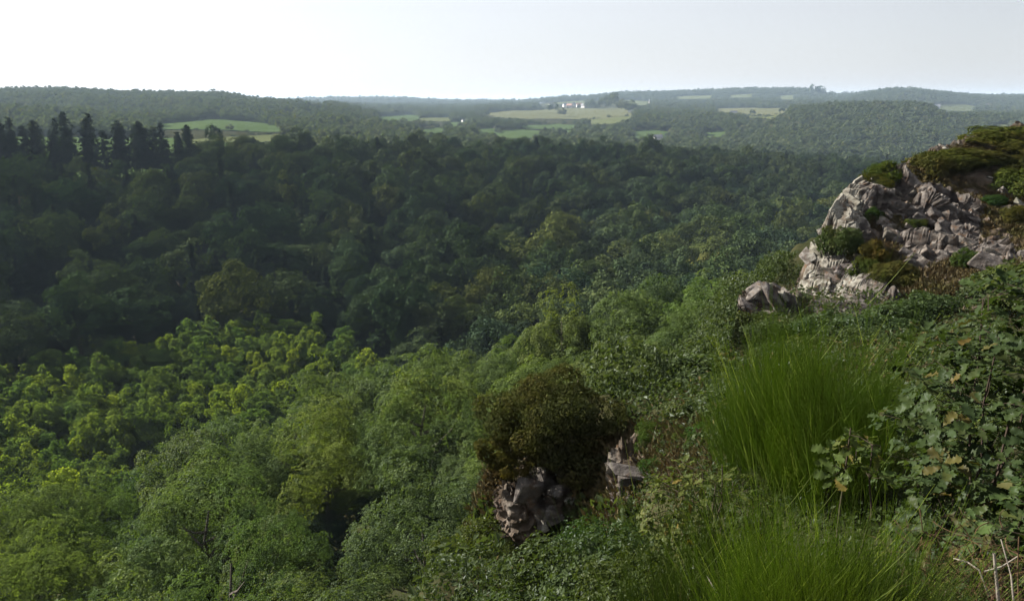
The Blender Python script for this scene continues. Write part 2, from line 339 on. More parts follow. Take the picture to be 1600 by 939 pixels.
# ground: one polar sheet out to the horizon
th = np.concatenate([np.linspace(-180, -44, 46)[:-1], np.linspace(-44, 44, 400), np.linspace(44, 180, 46)[1:-1]])
rr = np.concatenate([[.05], np.geomspace(.5, 9, 50)[:-1], np.geomspace(9, 75, 170)[:-1], np.geomspace(75, 14500, 150)])
TH, RR = np.meshgrid(np.radians(th), rr)
X, Yg = RR * np.sin(TH), RR * np.cos(TH); Z = H(X, Yg, off=1.1)
nr_, na_ = X.shape
i, j = np.meshgrid(np.arange(nr_ - 1), np.arange(na_), indexing='ij'); j2 = (j + 1) % na_
F_ = np.stack([i * na_ + j, (i + 1) * na_ + j, (i + 1) * na_ + j2, i * na_ + j2], -1).reshape(-1, 4)
mb = MB(); mb.add(np.stack([X, Yg, Z], -1), F_); mb.add([[0, 0, float(Z[0, 0])], [.02, .02, float(Z[0, 0])], [-.02, .02, float(Z[0, 0])]], [[0, 1, 2]])
obj('terrain', mb.mesh('terrain', [M['soil']], True), kind='structure')

# ------------------------------------------------------------------ fields beyond the woods
GREEN, PALE, STRAW = (.046, .070, .024), (.070, .080, .034), (.082, .085, .042)
FIELDS = [  # pixel outline of each, colour
 ([(244, 196), (300, 190), (332, 187), (400, 192), (440, 199), (440, 208), (390, 207), (320, 204), (246, 204)], GREEN),
 ([(285, 221), (360, 215), (430, 211), (470, 213), (470, 222), (300, 227)], PALE),
 ([(760, 181), (800, 176), (868, 171), (965, 172), (972, 182), (930, 186), (880, 186), (800, 185)], STRAW),
 ([(915, 189), (962, 184), (985, 184), (960, 194), (925, 194)], PALE),
 ([(1128, 171), (1180, 170), (1226, 172), (1222, 178), (1130, 177)], STRAW),
 ([(1165, 180), (1222, 179), (1205, 187), (1175, 186)], PALE),
 ([(985, 208), (1015, 204), (1045, 209), (1030, 217), (998, 216)], GREEN),
 ([(1096, 208), (1130, 206), (1134, 214), (1105, 215)], GREEN),
 ([(778, 206), (815, 204), (846, 207), (838, 216), (790, 217)], GREEN),
 ([(702, 193), (730, 191), (728, 199), (706, 200)], GREEN),
 ([(744, 203), (775, 202), (778, 209), (748, 210)], GREEN),
 ([(866, 203), (890, 205), (888, 210), (868, 208)], GREEN),
 ([(930, 160), (965, 158), (1010, 160), (1000, 165), (940, 164)], PALE),
 ([(1140, 150), (1175, 148), (1172, 153), (1142, 154)], PALE),
 ([(1218, 150), (1240, 150), (1240, 156), (1220, 156)], PALE),
 ([(1462, 166), (1500, 164), (1522, 168), (1515, 175), (1480, 174)], PALE),
 ([(592, 183), (640, 180), (655, 184), (640, 190), (600, 190)], GREEN),
 ([(845, 160), (905, 158), (915, 163), (850, 165)], PALE),
 ([(660, 186), (700, 184), (704, 189), (664, 190)], PALE), ([(820, 197), (870, 195), (905, 197), (890, 202), (830, 202)], GREEN), ([(640, 203), (690, 200), (700, 207), (650, 208)], GREEN), ([(1060, 152), (1110, 150), (1105, 155), (1062, 156)], PALE), ([(470, 170), (505, 168), (508, 172), (474, 174)], GREEN),
 ([(1550, 197), (1578, 195), (1580, 199), (1552, 201)], PALE),
]
FIELD_PLAN = []
def field(poly, color, n=70, lift=.5):
    x0, y0 = poly.min(0); x1, y1 = poly.max(0)
    gx, gy = np.meshgrid(np.linspace(x0, x1, n + 1), np.linspace(y0, y1, n + 1))
    z = H(gx, gy) + lift
    cx, cy = (gx[:-1, :-1] + gx[1:, 1:]) / 2, (gy[:-1, :-1] + gy[1:, 1:]) / 2
    m = inpoly(cx, cy, [tuple(p) for p in poly]); i, j = np.nonzero(m)
    if len(i) < 4: return
    w_ = n + 1; f = np.stack([i * w_ + j, i * w_ + j + 1, (i + 1) * w_ + j + 1, (i + 1) * w_ + j], -1)
    used = np.unique(f); re = np.zeros(w_ * w_, int); re[used] = np.arange(len(used))
    mb = MB(); mb.add(np.stack([gx, gy, z], -1).reshape(-1, 3)[used], re[f])
    obj('field', mb.mesh('field', [M['field']], True), color=color, kind='structure')
    FIELD_PLAN.append([tuple(p) for p in poly])
FIELDS = [([(px_ + (px_ - np.mean([q[0] for q in pl])) * .22, py_ + (py_ - np.mean([q[1] for q in pl])) * .18) for px_, py_ in pl] if k_ > 1 else pl, c) for k_, (pl, c) in enumerate(FIELDS)]
for pl, c in FIELDS:
    h = hit([p[0] for p in pl], [p[1] for p in pl])
    ok = ~np.isnan(h[:, 0])
    h = h[ok]
    if len(h) >= 3: field(h[:, :2], c, lift=.35 + np.hypot(*h[:, :2].mean(0)) / 2500)
field(np.array([at(-180, 300, 341)[:2], at(60, 300, 345)[:2], at(300, 300, 392)[:2], at(420, 300, 640)[:2], at(250, 300, 720)[:2], at(-180, 300, 690)[:2]]), GREEN, 90, .3)

# ------------------------------------------------------------------ foliage builders
def runit(rng, n): return unit(rng.normal(size=(n, 3)))
def crown(rng, rx, rz, cz, ncl, nl, ls, aspect=.62, clump=(.26, .42), up=.35, jit=.55, fold=.2, low=-.55, inner=(.5, .84), ry=None, mb=None, mi=0, flat=.78, spray=1):
    d = runit(rng, ncl * 3); d = d[d[:, 2] > low][:ncl]
    S_ = np.array([rx, ry or rx, rz]); c = d * S_ * rng.uniform(*inner, (len(d), 1)); out = unit(c / S_ ** .5)
    rc = rx * rng.uniform(*clump, len(d)); pw = rc ** 2 / (rc ** 2).sum()
    if spray > 1:     # leaves grouped on twig ends
        m_ = max(4, nl // spray); ix = rng.choice(len(d), m_, p=pw); e = unit(runit(rng, m_) + .6 * out[ix]); q0 = c[ix] + e * rc[ix, None] * np.array([1, 1, flat]) * rng.uniform(.66, 1.12, (m_, 1))
        n0 = unit(e + np.array([0, 0, up]) + rng.normal(size=(m_, 3)) * .25); k_ = rng.integers(0, m_, nl); t_ = rng.normal(size=(nl, 3)); t_ = t_ - n0[k_] * (t_ * n0[k_]).sum(1, keepdims=True)
        idx = ix[k_]; p = q0[k_] + unit(t_) * ls * 1.35 * rng.uniform(.15, 1.15, (nl, 1)) + rng.normal(0, ls * .22, (nl, 3)); n = unit(n0[k_] + rng.normal(size=(nl, 3)) * jit * .6)
        T_ = unit(t_) + rng.normal(size=(nl, 3)) * .35
    else:
        idx = rng.choice(len(d), nl, p=pw); T_ = None
        e = unit(runit(rng, nl) + .6 * out[idx])
        p = c[idx] + e * rc[idx, None] * np.array([1, 1, flat]) * rng.uniform(.72, 1.10, (nl, 1)) ** 1.0
        n = unit(e + np.array([0, 0, up]) + rng.normal(size=(nl, 3)) * jit)
    sz = ls * rng.uniform(.65, 1.3, nl)
    v, f = leaf_quads(p, n, sz, rng, aspect, fold, T_); v[:, 2] += cz
    ctone = rng.normal(0, .10, len(d))
    tone = np.clip(.42 + ctone[idx] + rng.normal(0, .16, nl), 0, 1)
    mb = mb or MB(); mb.add(v, f, np.repeat(tone, 4), mi); return mb
def compound(r, rx, rz, cz, ncl, nl, ls, **kw):
    """an uneven crown of several boughs"""
    k = int(r.integers(2, 5)); mb = MB(); sh = .45
    crown(r, rx * .78, rz, cz, int(ncl * sh), int(nl * sh), ls, mb=mb, **kw)
    a0 = r.uniform(0, 6.28)
    for q in range(k):
        a = a0 + q * 6.28 / k + r.normal(0, .5); f = r.uniform(.5, .74); n0 = mb.n; o_ = rx * r.uniform(.4, .62); dz = r.uniform(-.38, .42) * rz
        crown(r, rx * f, rz * f * r.uniform(.8, 1.25), cz + dz, max(7, int(ncl * .6 / k)), int(nl * .55 / k), ls, mb=mb, **kw); mb.v[-1][:, 0] += o_ * math.cos(a); mb.v[-1][:, 1] += o_ * math.sin(a)
    return mb
def trunk(rng, h, r, lean=.06, limbs=6, spread=.55, mb=None, mi=0, sides=6, h0=.35):
    n = 6; z = np.linspace(-.8, h, n); p = np.stack([np.cumsum(rng.normal(0, lean * h / n, n)), np.cumsum(rng.normal(0, lean * h / n, n)), z], -1)
    mb = mb or MB(); v, f = tubes(p[None], (r * np.linspace(1.15, .25, n))[None], sides); mb.add(v, f, .5, mi)
    for k in range(limbs):
        q = rng.uniform(h0, .85); b = np.array([np.interp(q * h, z, p[:, c]) for c in range(3)]); a = rng.uniform(0, 6.28); l = h * spread * rng.uniform(.5, .9) * (1.1 - q * .6)
        e = b + np.array([math.cos(a) * l, math.sin(a) * l, l * rng.uniform(.4, .9)]); m_ = (b + e) / 2 + np.array([0, 0, -.08 * l])
        v, f = tubes(np.array([[b, m_, e]]), np.array([[r * .45, r * .3, r * .1]]), max(3, sides - 2)); mb.add(v, f, .5, mi)
    return mb
def conifer(rng, h, r, base, levels, per, spray, droop=.25, shape=.85, sparse=0.0, mb=None, mi=0):
    P, N, T, S_ = [], [], [], []
    for l in range(levels):
        q = (l + rng.uniform(-.3, .3)) / levels; z = base * h + q * (h - base * h)
        L = r * max(.06, (1 - q)) ** shape * rng.uniform(.75, 1.1) + .15
        a0 = rng.uniform(0, 6.28)
        for k in range(per):
            if rng.uniform() < sparse: continue
            a = a0 + k * 6.283 / per + rng.normal(0, .25); Lk = L * rng.uniform(.65, 1.15); m_ = max(2, int(Lk / spray * 1.5))
            for g in range(m_):
                u = (g + .6) / m_; d = np.array([math.cos(a), math.sin(a), 0])
                p = d * Lk * u + np.array([0, 0, z - droop * Lk * u * u + .12 * Lk * u])
                P.append(p + rng.normal(0, .06, 3) * Lk); t = d + np.array([0, 0, -droop * u]) + rng.normal(0, .3, 3); T.append(t)
                N.append(np.array([0, 0, 1.]) + rng.normal(0, .55, 3)); S_.append(spray * rng.uniform(.7, 1.3) * (1.15 - .4 * q))
    P, N, T, S_ = np.array(P), unit(np.array(N)), np.array(T), np.array(S_)
    v, f = leaf_quads(P, N, S_, rng, .62, -.12, T); mb = mb or MB(); mb.add(v, f, np.repeat(np.clip(rng.normal(.45, .15, len(P)), 0, 1), 4), mi); return mb

def rg(s): return np.random.default_rng(s)
near_hi = []; near_mid = []; young = []; wood = []; farb = []; firs = []; spruces = []
for k in range(6):
    r = rg(100 + k); near_hi.append((compound(r, 4.0, 3.9, 5.6, 48, 42000, .105, spray=12, jit=.55, clump=(.24, .46), inner=(.45, .95)).mesh('crown', [M['near']]), trunk(r, 6.8, .16, .1, 9).mesh('trunk', [M['bark']])))
for k in range(7):
    r = rg(200 + k); near_mid.append((compound(r, 4.0, 3.9, 5.6, 40, 12500, .21, spray=9, jit=.5, clump=(.24, .46), inner=(.45, .95)).mesh('crown', [M['near']]), trunk(r, 6.8, .16, .1, 6, sides=5).mesh('trunk', [M['bark']])))
for k in range(6):
    r = rg(300 + k); young.append((crown(r, 1.9, 3.2 + .4 * (k % 3), 4.3, 36, 3600, .30, spray=6, up=.3, clump=(.16, .34), inner=(.4, 1.0), low=-.8, jit=.5).mesh('crown', [M['young']]), trunk(r, 5.5, .09, .05, 4, .3, sides=4).mesh('trunk', [M['bark']])))
for k in range(12):
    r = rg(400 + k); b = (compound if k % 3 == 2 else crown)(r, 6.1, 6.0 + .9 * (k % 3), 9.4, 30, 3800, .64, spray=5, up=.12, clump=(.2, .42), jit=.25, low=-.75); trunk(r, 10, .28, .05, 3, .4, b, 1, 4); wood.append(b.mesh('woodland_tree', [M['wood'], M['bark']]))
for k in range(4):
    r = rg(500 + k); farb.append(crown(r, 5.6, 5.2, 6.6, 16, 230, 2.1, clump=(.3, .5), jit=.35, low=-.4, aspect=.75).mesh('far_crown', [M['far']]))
for k in range(5):
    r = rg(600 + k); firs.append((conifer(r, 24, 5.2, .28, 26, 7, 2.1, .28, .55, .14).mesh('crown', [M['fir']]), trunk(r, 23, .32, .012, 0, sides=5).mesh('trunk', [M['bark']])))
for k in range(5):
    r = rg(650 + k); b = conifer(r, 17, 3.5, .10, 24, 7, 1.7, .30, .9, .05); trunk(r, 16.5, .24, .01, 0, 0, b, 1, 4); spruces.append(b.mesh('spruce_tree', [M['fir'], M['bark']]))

def jgrid(rng, x0, x1, y0, y1, sp):
    gx, gy = np.meshgrid(np.arange(x0, x1, sp), np.arange(y0, y1, sp)); gx = gx + (np.arange(gx.shape[0]) % 2)[:, None] * sp * .5
    return (gx + rng.uniform(-.38, .38, gx.shape) * sp).ravel(), (gy + rng.uniform(-.38, .38, gy.shape) * sp).ravel()

# pixel-picked plan outline of the young plantation on the valley floor
YP = [tuple(at(px, py, 1)[:2] * (-47.5 / at(px, py, 1)[2])) for px, py in [(-120, 590), (0, 582), (120, 558), (250, 530), (360, 503), (500, 503), (565, 530), (615, 590), (600, 640), (430, 680), (330, 725), (190, 770), (-60, 860), (-140, 840)]]

# ---- candidate trees of every kind: x, y, kind, scale, variant
rng = rg(1); C_ = []
# near slope
x, y = jgrid(rng, -90, 80, 11, 190, 6.5)
d = segdist(x, y, RIDGE, True) * np.where(inpoly(x, y, RIDGE), -1, 1)
z = H(x, y); fl = -54 - .02 * np.clip(A[0] * (x + 100) + A[1] * (y - 165), -150, 700)
ok = ((d > 4.4) | ((d > 1.2) & (y > 27))) & (z > fl + 3.2) & (fbm(x / 8, y / 8, 77, 2) > .38) & ~inpoly(x, y, YP)
for a, b, c in zip(x[ok], y[ok], z[ok]):
    sc = rng.uniform(.60, 1.26); tp = proj(np.array([a, b, c + 10 * sc]))
    if tp[0] > 1130:                     # low bushy trees behind the crag
        sc = min(sc, .85); tp = proj(np.array([a, b, c + 10 * sc]))
        if tp[1] < 400 + .12 * (tp[0] - 1130) and tp[0] > 1180 or tp[1] < 375: continue
    C_.append(('near', a, b, c, sc))
# young plantation
x, y = jgrid(rng, -190, 40, 60, 220, 3.5); ok = inpoly(x, y, YP); z = H(x, y)
for a, b, c in zip(x[ok], y[ok], z[ok]): C_.append(('young', a, b, c, rng.uniform(.7, 1.25)))
# far wooded slope
x, y = jgrid(rng, -420, 640, 120, 860, 9.8)
s = NV[0] * (x - P0[0]) + NV[1] * (y - P0[1]); t = A[0] * (x - P0[0]) + A[1] * (y - P0[1]); z = H(x, y); qx = 800 + 1367 * x / y
P_ = -17.4 + .35 * np.clip(x, -400, 45) - .17 * y - .2 * np.maximum(0, y - 80); fl = -54 - .02 * np.clip(t, -150, 700)
lim = np.where(qx < 305, 146, 205 + 10 * np.sin(t / 37))
ok = (s > -85) & (s < lim) & ~inpoly(x, y, YP) & (P_ < fl + 2.2 + 40 * (s > 5)) & (qx > -150) & (qx < 1800)
ok &= segdist(x, y, YP, True) > 3
for a, b, c, q, s1, t1 in zip(x[ok], y[ok], z[ok], qx[ok], s[ok], t[ok]):
    pc = .55 if (q < 420 and 0 < s1 < 150) else (.12 if q < 700 else .05)
    if rng.uniform() < pc: C_.append(('spruce', a, b, c, rng.uniform(.65, 1.2)))
    else: C_.append(('wood', a, b, c, rng.uniform(.68, 1.30) * (.92 if s1 > 150 else 1.0)))
# fir row along the crest
for q in np.linspace(-70, 292, 34):
    q = q + rng.normal(0, 5)
    if 214 < q < 226 or 268 < q < 275: continue
    for dy in ([0] if rng.uniform() < .55 else [0, 14]):
        Yf = 322 + .12 * max(q, 0) + dy + rng.normal(0, 5); p = at(q + rng.normal(0, 4), 300, Yf); C_.append(('fir', p[0], p[1], float(H(p[0:1], p[1:2])[0]), rng.uniform(.82, 1.02)))
kinds = np.array([c[0] for c in C_]); XY = np.array([c[1:5] for c in C_])
RAD = {'near': (4.0, 4.4, 5.6), 'young': (2.0, 3.4, 4.3), 'wood': (6.2, 6.8, 9.4), 'spruce': (2.2, 7.5, 8.5), 'fir': (2.6, 9, 15)}
rx = np.array([RAD[k][0] for k in kinds]) * XY[:, 3]; rz = np.array([RAD[k][1] for k in kinds]) * XY[:, 3]; hz = np.array([RAD[k][2] for k in kinds]) * XY[:, 3]
ctr = np.c_[XY[:, :2], XY[:, 2] + hz]; px, py, dep = proj(ctr)
inb = (dep > 3) & (px > -160) & (px < 1760) & (py < 1150)
C_ = [c for c, o in zip(C_, inb) if o]; kinds, XY, rx, rz, ctr, px, py, dep = (a[inb] for a in (kinds, XY, rx, rz, ctr, px, py, dep))
# how much of each shows: front-to-back splat on a quarter-size picture, the ground and the foreground included
VIS = np.zeros(len(dep), int); buf = np.zeros((235, 400), bool)
FG = [(1600, 190), (1480, 215), (1440, 240), (1345, 295), (1260, 420), (1270, 500), (1180, 445), (1150, 500), (1200, 560), (1120, 700), (990, 660), (900, 600), (830, 600), (760, 720), (800, 830), (740, 939), (1600, 939)]
bx, by = np.meshgrid(np.arange(400) * 4 + 2., np.arange(235) * 4 + 2.); fgm = inpoly(bx, by, FG); gd4 = gdepth(bx, by)
for k in np.argsort(dep):
    a, b = FPX * rx[k] / dep[k] / 4 * .95, FPX * rz[k] / dep[k] / 4 * .95; cx, cy = px[k] / 4, py[k] / 4
    x0, x1, y0, y1 = max(0, int(cx - a)), min(400, int(cx + a) + 2), max(0, int(cy - b)), min(235, int(cy + b) + 2)
    if x0 >= x1 or y0 >= y1: continue
    e = ((bx[y0:y1, x0:x1] / 4 - cx) / a) ** 2 + ((by[y0:y1, x0:x1] / 4 - cy) / b) ** 2 <= 1
    v = e & ~buf[y0:y1, x0:x1] & (dep[k] < gd4[y0:y1, x0:x1] + 25)
    if dep[k] > 24: v &= ~fgm[y0:y1, x0:x1]
    VIS[k] = v.sum(); buf[y0:y1, x0:x1] |= v

def woods(name, groups, color=(1, 1, 1), label=None):
    """groups: list of (source objects, points (n,3), rotz, scale, variant) -> ONE stuff object of instanced trees"""
    srcs, pts, rz_, sc_, vi = groups
    me = bpy.data.meshes.new(name); me.vertices.add(len(pts)); me.vertices.foreach_set('co', np.asarray(pts, np.float32).ravel())
    for nm, ty, val in (('rot', 'FLOAT_VECTOR', np.c_[np.zeros((len(pts), 2)), rz_]), ('scl', 'FLOAT_VECTOR', sc_)):
        a = me.attributes.new(nm, ty, 'POINT'); a.data.foreach_set('vector', np.asarray(val, np.float32).ravel())
    a = me.attributes.new('variant', 'INT', 'POINT'); a.data.foreach_set('value', np.asarray(vi, np.int32))
    o = obj(name, me, color=color, kind='stuff')
    ng = bpy.data.node_groups.new(name, 'GeometryNodeTree'); ng.interface.new_socket('Geometry', in_out='INPUT', socket_type='NodeSocketGeometry'); ng.interface.new_socket('Geometry', in_out='OUTPUT', socket_type='NodeSocketGeometry')
    N, L = ng.nodes, ng.links; gi, go = N.new('NodeGroupInput'), N.new('NodeGroupOutput'); jn = N.new('GeometryNodeJoinGeometry')
    for s_ in reversed(srcs):
        oi = N.new('GeometryNodeObjectInfo'); oi.inputs['Object'].default_value = s_; oi.inputs['As Instance'].default_value = True; L.new(oi.outputs['Geometry'], jn.inputs[0])
    ip = N.new('GeometryNodeInstanceOnPoints'); ip.inputs['Pick Instance'].default_value = True
    def att(nm, ty):
        q = N.new('GeometryNodeInputNamedAttribute'); q.data_type = ty; q.inputs[0].default_value = nm; return q.outputs[0]
    L.new(gi.outputs[0], ip.inputs['Points']); L.new(jn.outputs[0], ip.inputs['Instance']); L.new(att('variant', 'INT'), ip.inputs['Instance Index'])
    er = N.new('FunctionNodeEulerToRotation'); L.new(att('rot', 'FLOAT_VECTOR'), er.inputs[0]); L.new(er.outputs[0], ip.inputs['Rotation']); L.new(att('scl', 'FLOAT_VECTOR'), ip.inputs['Scale'])
    L.new(ip.outputs[0], go.inputs[0]); md = o.modifiers.new('woods', 'NODES'); md.node_group = ng
    if label: o['label'] = label
    return o

# ---- labels by what stands near
def tone_word(c): return c[1]
def slope_place(px, py):
    if py > 820: return 'low on the near slope' if px < 430 else 'under the gorse-topped rock'
    if px < 330: return 'below the bright plantation'
    if px < 560: return 'beside the bright plantation'
    if px < 760: return 'beside the gorse-topped rock' if py > 620 else 'by the plantation corner'
    if px < 960: return 'behind the gorse-topped rock'
    if px < 1150: return 'short of the rock pinnacle'
    return 'on the slope behind the crag'
def wood_place(px, py, s):
    row = 'atop' if s > 165 else 'high on' if s > 95 else 'midway up' if s > 40 else 'low on' if s > 5 else 'below'
    col = 'below fir row' if px < 300 else 'above plantation' if px < 560 else 'in mid picture' if px < 800 else 'by the valley bend' if px < 1080 else 'near the crag'
    return f"{row} shaded slope {col}"
NEAR_T = [((1, 1, 1), 'mid green'), ((.88, .92, 1.0), 'grey green'), ((1.2, 1.14, .88), 'yellowish green'), ((.75, .82, .8), 'dark green'), ((1.12, 1.12, .95), 'light green')]
YOUNG_T = [((1, 1, 1), 'fresh green'), ((1.8, 1.6, .85), 'bright lime'), ((.8, .9, 1.0), 'cool green'), ((1.4, 1.3, .9), 'yellow green'), ((.75, .78, .8), 'dull dark')]
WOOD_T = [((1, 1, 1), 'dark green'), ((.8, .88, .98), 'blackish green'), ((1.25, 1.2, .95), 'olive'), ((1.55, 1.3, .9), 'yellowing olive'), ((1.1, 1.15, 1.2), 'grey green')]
rng = rg(7); CROWNS = {'near': {}, 'wood': {}, 'spruce': {}, 'young': {}}
LAB = []
for kd, name, cap, vmin in (('near', 'broadleaf_tree', 290, 2), ('young', 'young_tree', 280, 1), ('wood', 'woodland_tree', 300, 1), ('spruce', 'spruce_tree', 120, 1), ('fir', 'fir_tree', 80, 1)):
    ids = np.nonzero(kinds == kd)[0]; ids = ids[np.argsort(-VIS[ids])]
    solo = [k for k in ids[:cap] if VIS[k] >= vmin]; rest = [k for k in ids if k not in set(solo)]
    srcs = {}
    for k in solo:
        x_, y_, z_, sc = XY[k]; s1 = NV[0] * (x_ - P0[0]) + NV[1] * (y_ - P0[1]); sc3 = (sc * rng.uniform(.82, 1.22), sc * rng.uniform(.82, 1.22), sc * rng.uniform(.82, 1.2)); rot = rng.uniform(0, 6.28)
        if kd == 'near':
            c = NEAR_T[rng.choice(5, p=[.32, .2, .18, .14, .16])]; v = rng.integers(6 if dep[k] < 62 else 7); src = (near_hi if dep[k] < 62 else near_mid)[v]
            lab = f"{c[1]} broadleaf tree {slope_place(px[k], py[k])}"; grp = 'broadleaf trees on the near slope'; key = ('h' if dep[k] < 62 else 'm', int(v))
        elif kd == 'young':
            yy_ = (py[k] - 500) / 260; c = YOUNG_T[rng.choice(5, p=[.44, .07, .22, .15, .12])]; v = rng.integers(6); src = young[v]; key = ('y', int(v))
            pl = 'along the wood edge' if segdist(np.array([x_]), np.array([y_]), YP[:8])[0] < 9 else 'along the slope edge' if segdist(np.array([x_]), np.array([y_]), YP[8:])[0] < 9 else 'deep inside'
            lab = f"{c[1]} young plantation tree {pl}" + (' far corner' if px[k] > 470 else ', broad middle' if px[k] > 200 else ', nearer end'); grp = 'young trees in the bright plantation'
        elif kd == 'wood':
            ol = px[k] > 800 and s1 < 40
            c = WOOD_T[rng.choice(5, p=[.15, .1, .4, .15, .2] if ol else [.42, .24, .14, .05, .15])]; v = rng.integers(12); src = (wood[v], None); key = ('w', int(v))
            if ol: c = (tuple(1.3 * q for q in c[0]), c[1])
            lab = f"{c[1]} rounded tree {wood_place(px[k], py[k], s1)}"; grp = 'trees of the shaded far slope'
        elif kd == 'spruce':
            c = ((1, 1, 1), 'dark'); v = rng.integers(5); src = (spruces[v], None); key = ('s', int(v))
            lab = f"dark pointed conifer {wood_place(px[k], py[k], s1)}"; grp = 'conifers of the shaded far slope'
        else:
            c = ((1, 1, 1), 'dark'); v = rng.integers(5); src = firs[v]; key = ('f', int(v))
            pl = 'at the open end by the meadow gap' if px[k] > 225 else 'in the dense clump before the gap' if px[k] > 160 else 'where pasture shows between trunks' if px[k] > 50 else 'at the dense end by the picture edge'
            lab = f"tall crest-row fir {pl}"; grp = 'firs along the crest'
        if src[1] is None:
            o = obj(name, src[0], None, (x_, y_, z_), rot, sc3, c[0]); srcs.setdefault(key, o)
        else:
            o = obj(name, None, None, (x_, y_, z_), rot, sc3)
            cr = obj('crown', src[0], o, color=c[0]); obj('trunk', src[1], o); srcs.setdefault(key, cr)
        LAB.append([o, lab, px[k], kd, c[1], sc, np.array([x_, y_])])
        tag(o, lab, 'conifer' if kd in ('spruce', 'fir') else 'young tree' if kd == 'young' else 'tree', grp)
    if rest and srcs:
        ks = list(srcs); pref = [q for q in ks if q[0] == 'm'] or ks; sl_ = [srcs[q] for q in pref]
        R_ = np.array(rest)
        keep = np.ones(len(R_), bool)
        woods({'near': 'slope_woods', 'young': 'plantation_trees', 'wood': 'hillside_woods', 'spruce': 'conifer_woods', 'fir': 'crest_firs'}[kd],
              (sl_, XY[R_, :3], rng.uniform(0, 6.28, len(R_)), np.repeat(XY[R_, 3:4], 3, 1), rng.integers(0, len(sl_), len(R_))), color=(1, 1, 1))
    print(kd, 'things', len(solo), 'rest', len(rest))

rng = rg(17); x, y = jgrid(rng, -420, 640, 24, 860, 6.0); s_ = NV[0] * (x - P0[0]) + NV[1] * (y - P0[1]); q_ = 800 + 1367 * x / y
m = (s_ > -195) & ((y > 45) | (x < -4 - .25 * (y - 24))) & (s_ < np.where(q_ < 305, 140, 205)) & ~inpoly(x, y, YP) & (q_ > -120) & (q_ < 1750); x, y = x[m], y[m]; z = H(x, y); m = ~inpoly(x, y, RIDGE) & (segdist(x, y, RIDGE, True) > 7); x, y, z = x[m], y[m], z[m]
UNDER = [o for o in COL.objects if o.name.startswith('woodland_tree')][:4]; ns = len(x); nsl = np.where(NV[0] * (x - P0[0]) + NV[1] * (y - P0[1]) < -60, .8, 1.0)
woods('wood_understory', (UNDER, np.c_[x, y, z - 1.2], rng.uniform(0, 6.28, ns), np.c_[rng.uniform(.45, .75, ns), rng.uniform(.45, .75, ns), rng.uniform(.22, .42, ns)] * nsl[:, None], rng.integers(0, 4, ns)), (.8, .85, .9))
# labels made to single out: size, then a neighbour that looks different, then the place among those left alike
def fits(t): return len(t.replace('-', ' ').split()) <= 16
def dups():
    g = {}
    for r_ in LAB: g.setdefault(r_[1], []).append(r_)
    return [v for v in g.values() if len(v) > 1]
for v in dups():
    for r_ in v:
        a = 'big ' if r_[5] > 1.04 else 'small ' if r_[5] < .88 else ''
        r_[1] = a + r_[1]
for v in dups():
    for r_ in v:
        o_ = [(float(((q[6] - r_[6]) ** 2).sum()), q[4]) for q in LAB if q[3] == r_[3] and q[4] != r_[4]]
        if o_ and fits(r_[1] + ' next to x one third from left ' + min(o_)[1]): r_[1] += f", next to {min(o_)[1]} one"
ORD = ['leftmost', 'second', 'third', 'fourth', 'fifth', 'sixth', 'seventh', 'eighth', 'ninth', 'tenth', 'eleventh', 'twelfth', 'thirteenth', 'fourteenth', 'fifteenth']
for v in dups():
    v.sort(key=lambda q: q[2])
    for i_, r_ in enumerate(v):
        t_ = 'rightmost' if i_ == len(v) - 1 else ORD[i_] if i_ == 0 else f'{ORD[i_] if i_ < 15 else str(i_ + 1) + "th"} from left'
        r_[1] += f", {t_}"
for r_ in LAB: r_[0]['label'] = r_[1] if fits(r_[1]) else r_[1].split(', next to')[0] + ', ' + r_[1].split(', ')[-1] if ', next to' in r_[1] else r_[1]

# ------------------------------------------------------------------ far woods out to the horizon
FPIX = [np.array(f[0], float) for f in FIELDS]
def infield(x, y):
    m = np.zeros(len(x), bool)
    for pl in FIELD_PLAN: m |= inpoly(x, y, pl)
    return m
def coversfield(p, dmar=1.0):
    qx, qy, dd = proj(p); m = np.zeros(len(p), bool)
    for pl in FPIX: m |= inpoly(qx, qy, [tuple(a) for a in pl])
    return m
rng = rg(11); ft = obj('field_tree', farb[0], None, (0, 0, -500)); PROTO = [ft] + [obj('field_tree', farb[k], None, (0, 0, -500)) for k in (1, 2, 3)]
def band(name, Y0, Y1, sp, scl, color, smin=None, dens=.0):
    X1 = Y1 * .72; x, y = jgrid(rng, -X1, X1, Y0, Y1, sp); q = 800 + 1367 * x / y; m = (q > -90) & (q < 1690); x, y = x[m], y[m]
    s = NV[0] * (x - P0[0]) + NV[1] * (y - P0[1]); t = A[0] * (x - P0[0]) + A[1] * (y - P0[1])
    q = 800 + 1367 * x / y
    m = (s > 214) & ~((q < 330) & (y < 700)) & ~infield(x, y)
    if dens: m &= fbm(x / 170, y / 170, 21, 3) > dens
    x, y = x[m], y[m]; z = H(x, y); sc = scl * rng.uniform(.65, 1.25, len(x))
    top = np.c_[x, y, z + 10 * sc]; a, b, dd = proj(top); m = dd < gdepth(a, b) * 1.06 + 45
    m &= ~coversfield(top) & ~coversfield(np.c_[x, y, z + 5 * sc])
    x, y, z, sc = x[m], y[m], z[m], sc[m]
    print(name, len(x))
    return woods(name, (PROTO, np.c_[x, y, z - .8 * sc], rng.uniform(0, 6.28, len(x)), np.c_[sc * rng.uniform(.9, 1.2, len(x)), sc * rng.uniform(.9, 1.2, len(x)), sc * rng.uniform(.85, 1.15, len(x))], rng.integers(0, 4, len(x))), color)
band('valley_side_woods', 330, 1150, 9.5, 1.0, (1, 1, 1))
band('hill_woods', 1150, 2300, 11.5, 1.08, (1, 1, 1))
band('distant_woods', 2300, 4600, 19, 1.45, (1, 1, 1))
band('horizon_woods', 4600, 9000, 42, 2.4, (1, 1, 1))
